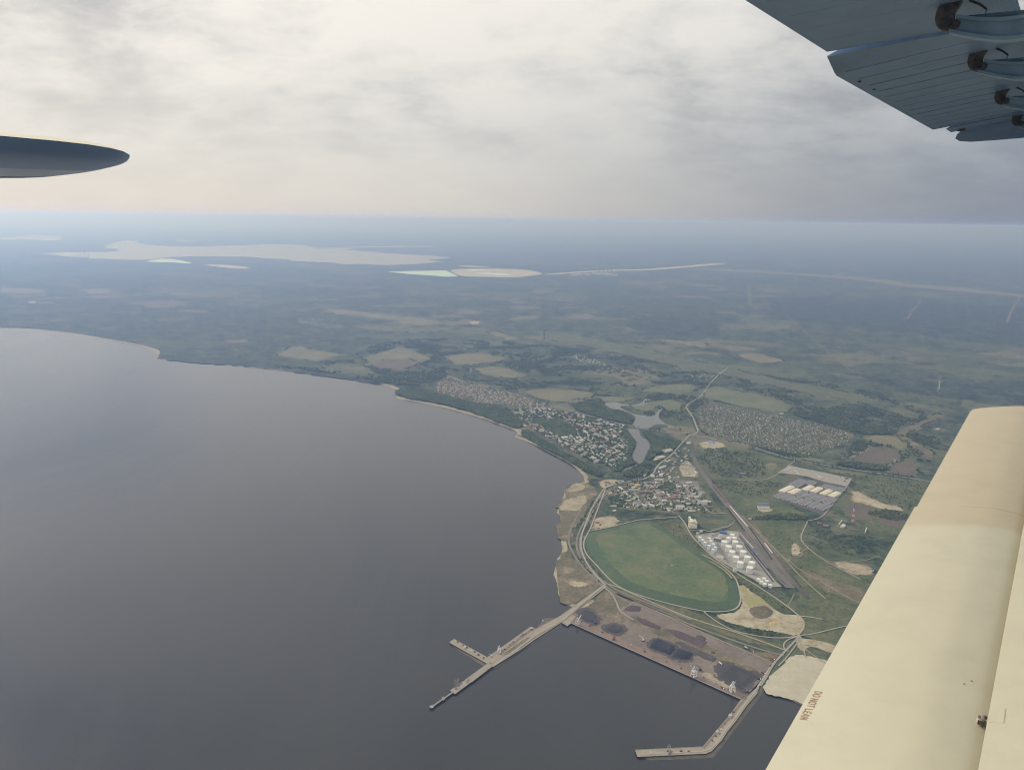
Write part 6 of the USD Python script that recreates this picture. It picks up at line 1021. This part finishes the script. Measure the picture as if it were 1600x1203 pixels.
# upper wing seen from below
UT = .743
AIL = np.vstack([spline([(-1.215, .742), (-1.0, .775), (-.75, .815), (-.52, .85), (-.40, .885), (-.36, .93)], 16), spline([(-.36, .93), (-.42, .985), (-.7, .94), (-1.0, .845), (-1.215, .746)], 12)[1:]])
FLU = AIL.copy(); sc_ = (FLU[:, 0] + .4) / -.815; FLU[:, 1] += .075 * np.clip(sc_, 0, 1); FLU[:, 0] += .02 * np.clip(sc_, 0, 1)
upper = obj('upper_wing', loft([sec(np.vstack([spline([(-.33, 1.03), (-.27, .985), (-.05, .955), (.4, .94), (1.0, .96), (1.45, 1.05), (1.5, 1.12)], 22), spline([(1.5, 1.12), (1.4, 1.2), (.9, 1.29), (.3, 1.24), (-.1, 1.13), (-.33, 1.05)], 14)[1:]]), l) for l in np.linspace(1.0, 8.75, 12)]), UNDER, plane, 35, 'blue grey underside of the upper wing')
def corr(prof, l0, l1, n, df=0.0, **k): return loft([sec(prof, l, **k) for l in np.linspace(l0, l1, n)])
obj('flap', corr(FLU, 1.0, 4.465, 10), UNDER, upper, 35)
# aileron: shallow fabric valleys between the ribs
ail_l = np.linspace(4.485, 8.30, 66); a_secs = []
for i, l in enumerate(ail_l):
    sag = .0035 * (1 - abs(((i / 65 * 16) % 1) - .5) * 2); p = AIL.copy(); p[1:14, 1] += sag; lift = max(0.0, 1 - (l - 4.485) / .27) * .055; p[:, 1] += lift * np.clip((p[:, 0] + .5) / -.7, 0, 1)
    cut = 1.0 if l > 4.75 else 1 - .02 * (4.75 - l) / .27
    a_secs.append(sec(p, l, 0, 0, cut, -.36))
obj('aileron', loft(a_secs), UNDER, upper, 60)
tabp = AIL.copy(); obj('trim_piece', loft([sec(tabp, l, 0, 0.0, .875, -.36) for l in (8.305, 8.5, 8.66)]), UNDER, upper, 35)
for l, in ((8.5,),): obj('trim_hinge', trimesh.Trimesh(np.array([PW(l + .1 + x, -1.02 + y, .775 + z) for x, y, z in bx(-.05, .05, -.03, .03, -.03, .0).vertices]), bx(-.05, .05, -.03, .03, -.03, .0).faces, process=False), HINGE, upper)
tipE = np.vstack([spline([(-1.09, .758), (-.8, .795), (-.4, .87), (.3, .92), (1.0, .95), (1.4, 1.06)], 18), spline([(1.4, 1.06), (1.2, 1.2), (.5, 1.22), (-.2, 1.08), (-.7, .93), (-1.09, .764)], 12)[1:]])
obj('wing_tip', loft([sec(tipE, l, 0, d, s, .5, su, .76) for l, s, su, d in ((8.672, .96, 1, -.004), (8.74, .985, .96, -.03), (8.84, 1.0, .88, -.06), (8.95, .985, .6, -.078), (9.03, .93, .25, -.085))]), UNDER, upper, 35)
# hinge arms
def arm(px, py, n):
    q = hit(px, py, -.57, .80); l = q[0]
    prof_t = spline([(-.535, .80), (-.44, .775), (-.33, .765), (-.2, .78), (-.05, .83), (.1, .91), (.2, .965)], 20)
    prof_b = spline([(.2, .90), (.1, .83), (-.05, .75), (-.2, .70), (-.33, .69), (-.46, .715), (-.555, .745)], 20)
    P = np.vstack([prof_t, prof_b]); a = obj('hinge_arm', loft([sec(P, l - .016), sec(P, l + .016)]), ARMP, upper, None)
    for pr, nm in ((prof_t, 'upper_flange'), (prof_b, 'lower_flange')):
        m = join(*[loft([np.array([PW(l + sx * .035, f + df, u + du) for sx, du in ((-1, -.007), (1, -.007), (1, .007), (-1, .007))]) for f, u, df in ((pr[i][0], pr[i][1], 0), (pr[i + 1][0], pr[i + 1][1], 0))]) for i in range(len(pr) - 1)])
        obj('arm_flange', m, ARMP, upper)
    K = np.vstack([spline([(-.515, .875), (-.53, .845), (-.545, .815), (-.545, .795), (-.515, .778)], 10), spline([(-.515, .778), (-.525, .752), (-.57, .748), (-.605, .77), (-.615, .80), (-.605, .85)], 12)[1:]])
    k = obj('hinge_fork', loft([sec(K, l - .020), sec(K, l + .020)]), HINGE, upper)
    obj('pivot_bolt', trimesh.Trimesh(np.array([PW(l + z, -.56 + x, .775 + y) for x, y, z in cyl(.013, -.045, .045, 0, 0, 10).vertices]), cyl(.013, -.045, .045, 0, 0, 10).faces, process=False), DARKM, upper)
    wire = [(-.50, .865), (-.46, .845), (-.43, .82), (-.44, .79), (-.47, .775)]
    obj('bonding_cable', join(*[loft([np.array([PW(l + .02 + c1 * .006, f, u + s1 * .006) for c1, s1 in ((1, 0), (0, 1), (-1, 0), (0, -1))]) for f, u in (wire[i], wire[i + 1])]) for i in range(4)]), HINGE, upper)
for n, (px, py) in enumerate([(1475, 30), (1522, 97), (1567, 152), (1592, 188)]): arm(px, py, n)
for px, py in ((1568, 8), (1592, 72)):
    q = hit(px, py, -.30, .86); l = q[0]
    obj('slot_light_plate', loft([np.array([PW(l + dl, f, u) for f, u in ((-.335, .90), (-.30, .885), (-.16, .93), (-.16, .96), (-.33, .93))]) for dl in (-.07, .07)]), OLIVE, upper)  # added tan plates, coloured as light coming through the slot
for px, py in ((1194, 4), (1239, 36), (1276, 62), (1343, 128), (1366, 140)):
    q = hit(px, py, -1.2, .745 if px > 1300 else .86, .14); blk(upper, 'drain_hole', HINGE, q[0] - .012, q[0] + .012, q[1] - .008, q[1] + .008, q[2] - .004, q[2] + .004)
for l in np.arange(1.9, 8.3, .285):
    pr, k = (FLU, 'flap_rib') if l < 4.4 else (AIL, 'aileron_rib')
    lift = max(0.0, 1 - (l - 4.485) / .27) * .055 if l > 4.485 else 0
    if 4.4 < l < 4.56: continue
    q = pr[1:12].copy(); q[:, 1] += lift * np.clip((q[:, 0] + .5) / -.7, 0, 1)
    obj(k, join(*[loft([np.array([PW(l + x, q[i][0], q[i][1] + d) for x, d in ((-.010, -.0005), (.010, -.0005), (.010, .004), (-.010, .004))]), np.array([PW(l + x, q[i + 1][0], q[i + 1][1] + d) for x, d in ((-.010, -.0005), (.010, -.0005), (.010, .004), (-.010, .004))])]) for i in range(len(q) - 1)]), UNDER, upper)
# tailplane tip
TI = .119
def tail_sec(l, fle, fte, th):
    t = np.linspace(0, 1, 15); c_ = fle - fte; yt = th * c_ * 5 * (.2969 * np.sqrt(t) - .126 * t - .3516 * t ** 2 + .2843 * t ** 3 - .1036 * t ** 4)
    up = [(fle - c_ * a, b) for a, b in zip(t, yt)]; dn = [(fle - c_ * a, -b) for a, b in zip(t[::-1][1:-1], yt[::-1][1:-1])]
    return np.array([PW(l, f, .395 + (f + 5.0) * TI + u) for f, u in up + dn])
ST = [(.3, -4.98, -6.62), (1.6, -4.99, -6.62), (2.0, -5.0, -6.60), (2.3, -5.03, -6.58), (2.5, -5.07, -6.55), (2.68, -5.14, -6.50), (2.80, -5.22, -6.42), (2.90, -5.33, -6.25), (2.96, -5.45, -6.0), (2.985, -5.55, -5.8)]
tm = loft([tail_sec(l, a, b, .085) for l, a, b in ST]); fc = np.array(tm.faces); fi = fc.min(1) % 28; fx_ = fc.max(1) % 28
ncol = (np.asarray(tm.vertices)[fc].mean(1))
tl_ = ncol @ AL; tf_ = ncol @ AF; tu_ = ncol @ AU
mid = .395 + (tf_ + 5.0) * TI; fle = np.interp(tl_, [q[0] for q in ST], [q[1] for q in ST]); fte = np.interp(tl_, [q[0] for q in ST], [q[2] for q in ST]); rel = (fle - tf_) / (fle - fte)
top = tu_ > mid + .0; lead = (~top) & (rel < .42)
def pick(k): 
    m = trimesh.Trimesh(tm.vertices, fc[k], process=False); m.remove_unreferenced_vertices(); return m
tail = obj('tailplane', pick((~top) & (~lead)), TAILP, plane, 50, 'rounded tip of the tailplane')
obj('upper_skin', pick(top), CREAM, tail, 50); obj('leading_edge', pick(lead), plain('blue_lower_front', (0.30, 0.44, 0.64), .3, .12, .6), tail, 50)  # front part of the lower tail surface is coloured bluer than the rear
gl = [(l, np.interp(l, [q[0] for q in ST], [q[2] for q in ST]) + .26) for l in np.linspace(1.0, 2.72, 9)]
def tail_u(l, f):
    a, b = np.interp(l, [q[0] for q in ST], [q[1] for q in ST]), np.interp(l, [q[0] for q in ST], [q[2] for q in ST]); t = (a - f) / (a - b); c_ = a - b
    return .395 + (f + 5.0) * TI - .085 * c_ * 5 * (.2969 * np.sqrt(t) - .126 * t - .3516 * t ** 2 + .2843 * t ** 3 - .1036 * t ** 4)
obj('elevator_gap', join(*[loft([np.array([PW(l, f + df, tail_u(l, f + df) + du) for df, du in ((-.012, -.002), (.012, -.002), (.012, .01), (-.012, .01))]) for l, f in (gl[i], gl[i + 1])]) for i in range(8)]), HINGE, tail)
# ---------------------------------------------------------------- haze
hz = bx(-155000, 155000, -6000, 155000, -6.0, ALT + 45)
HM = usdkit.material(stage, '/World/Looks/haze_air', {'v': ('principled_volume', {'color': HAZE_COLOR, 'density': HAZE_DENSITY, 'anisotropy': HAZE_ANISO, 'absorption_color': (0.72, 0.72, 0.72)})}, [], volume='v.volume')
tag(obj('haze', hz, HM), 'thin blue haze over sea and land', 'haze', None, 'stuff')
tag(dome, 'pale overcast sky with grey streaks', 'sky', None, 'structure')
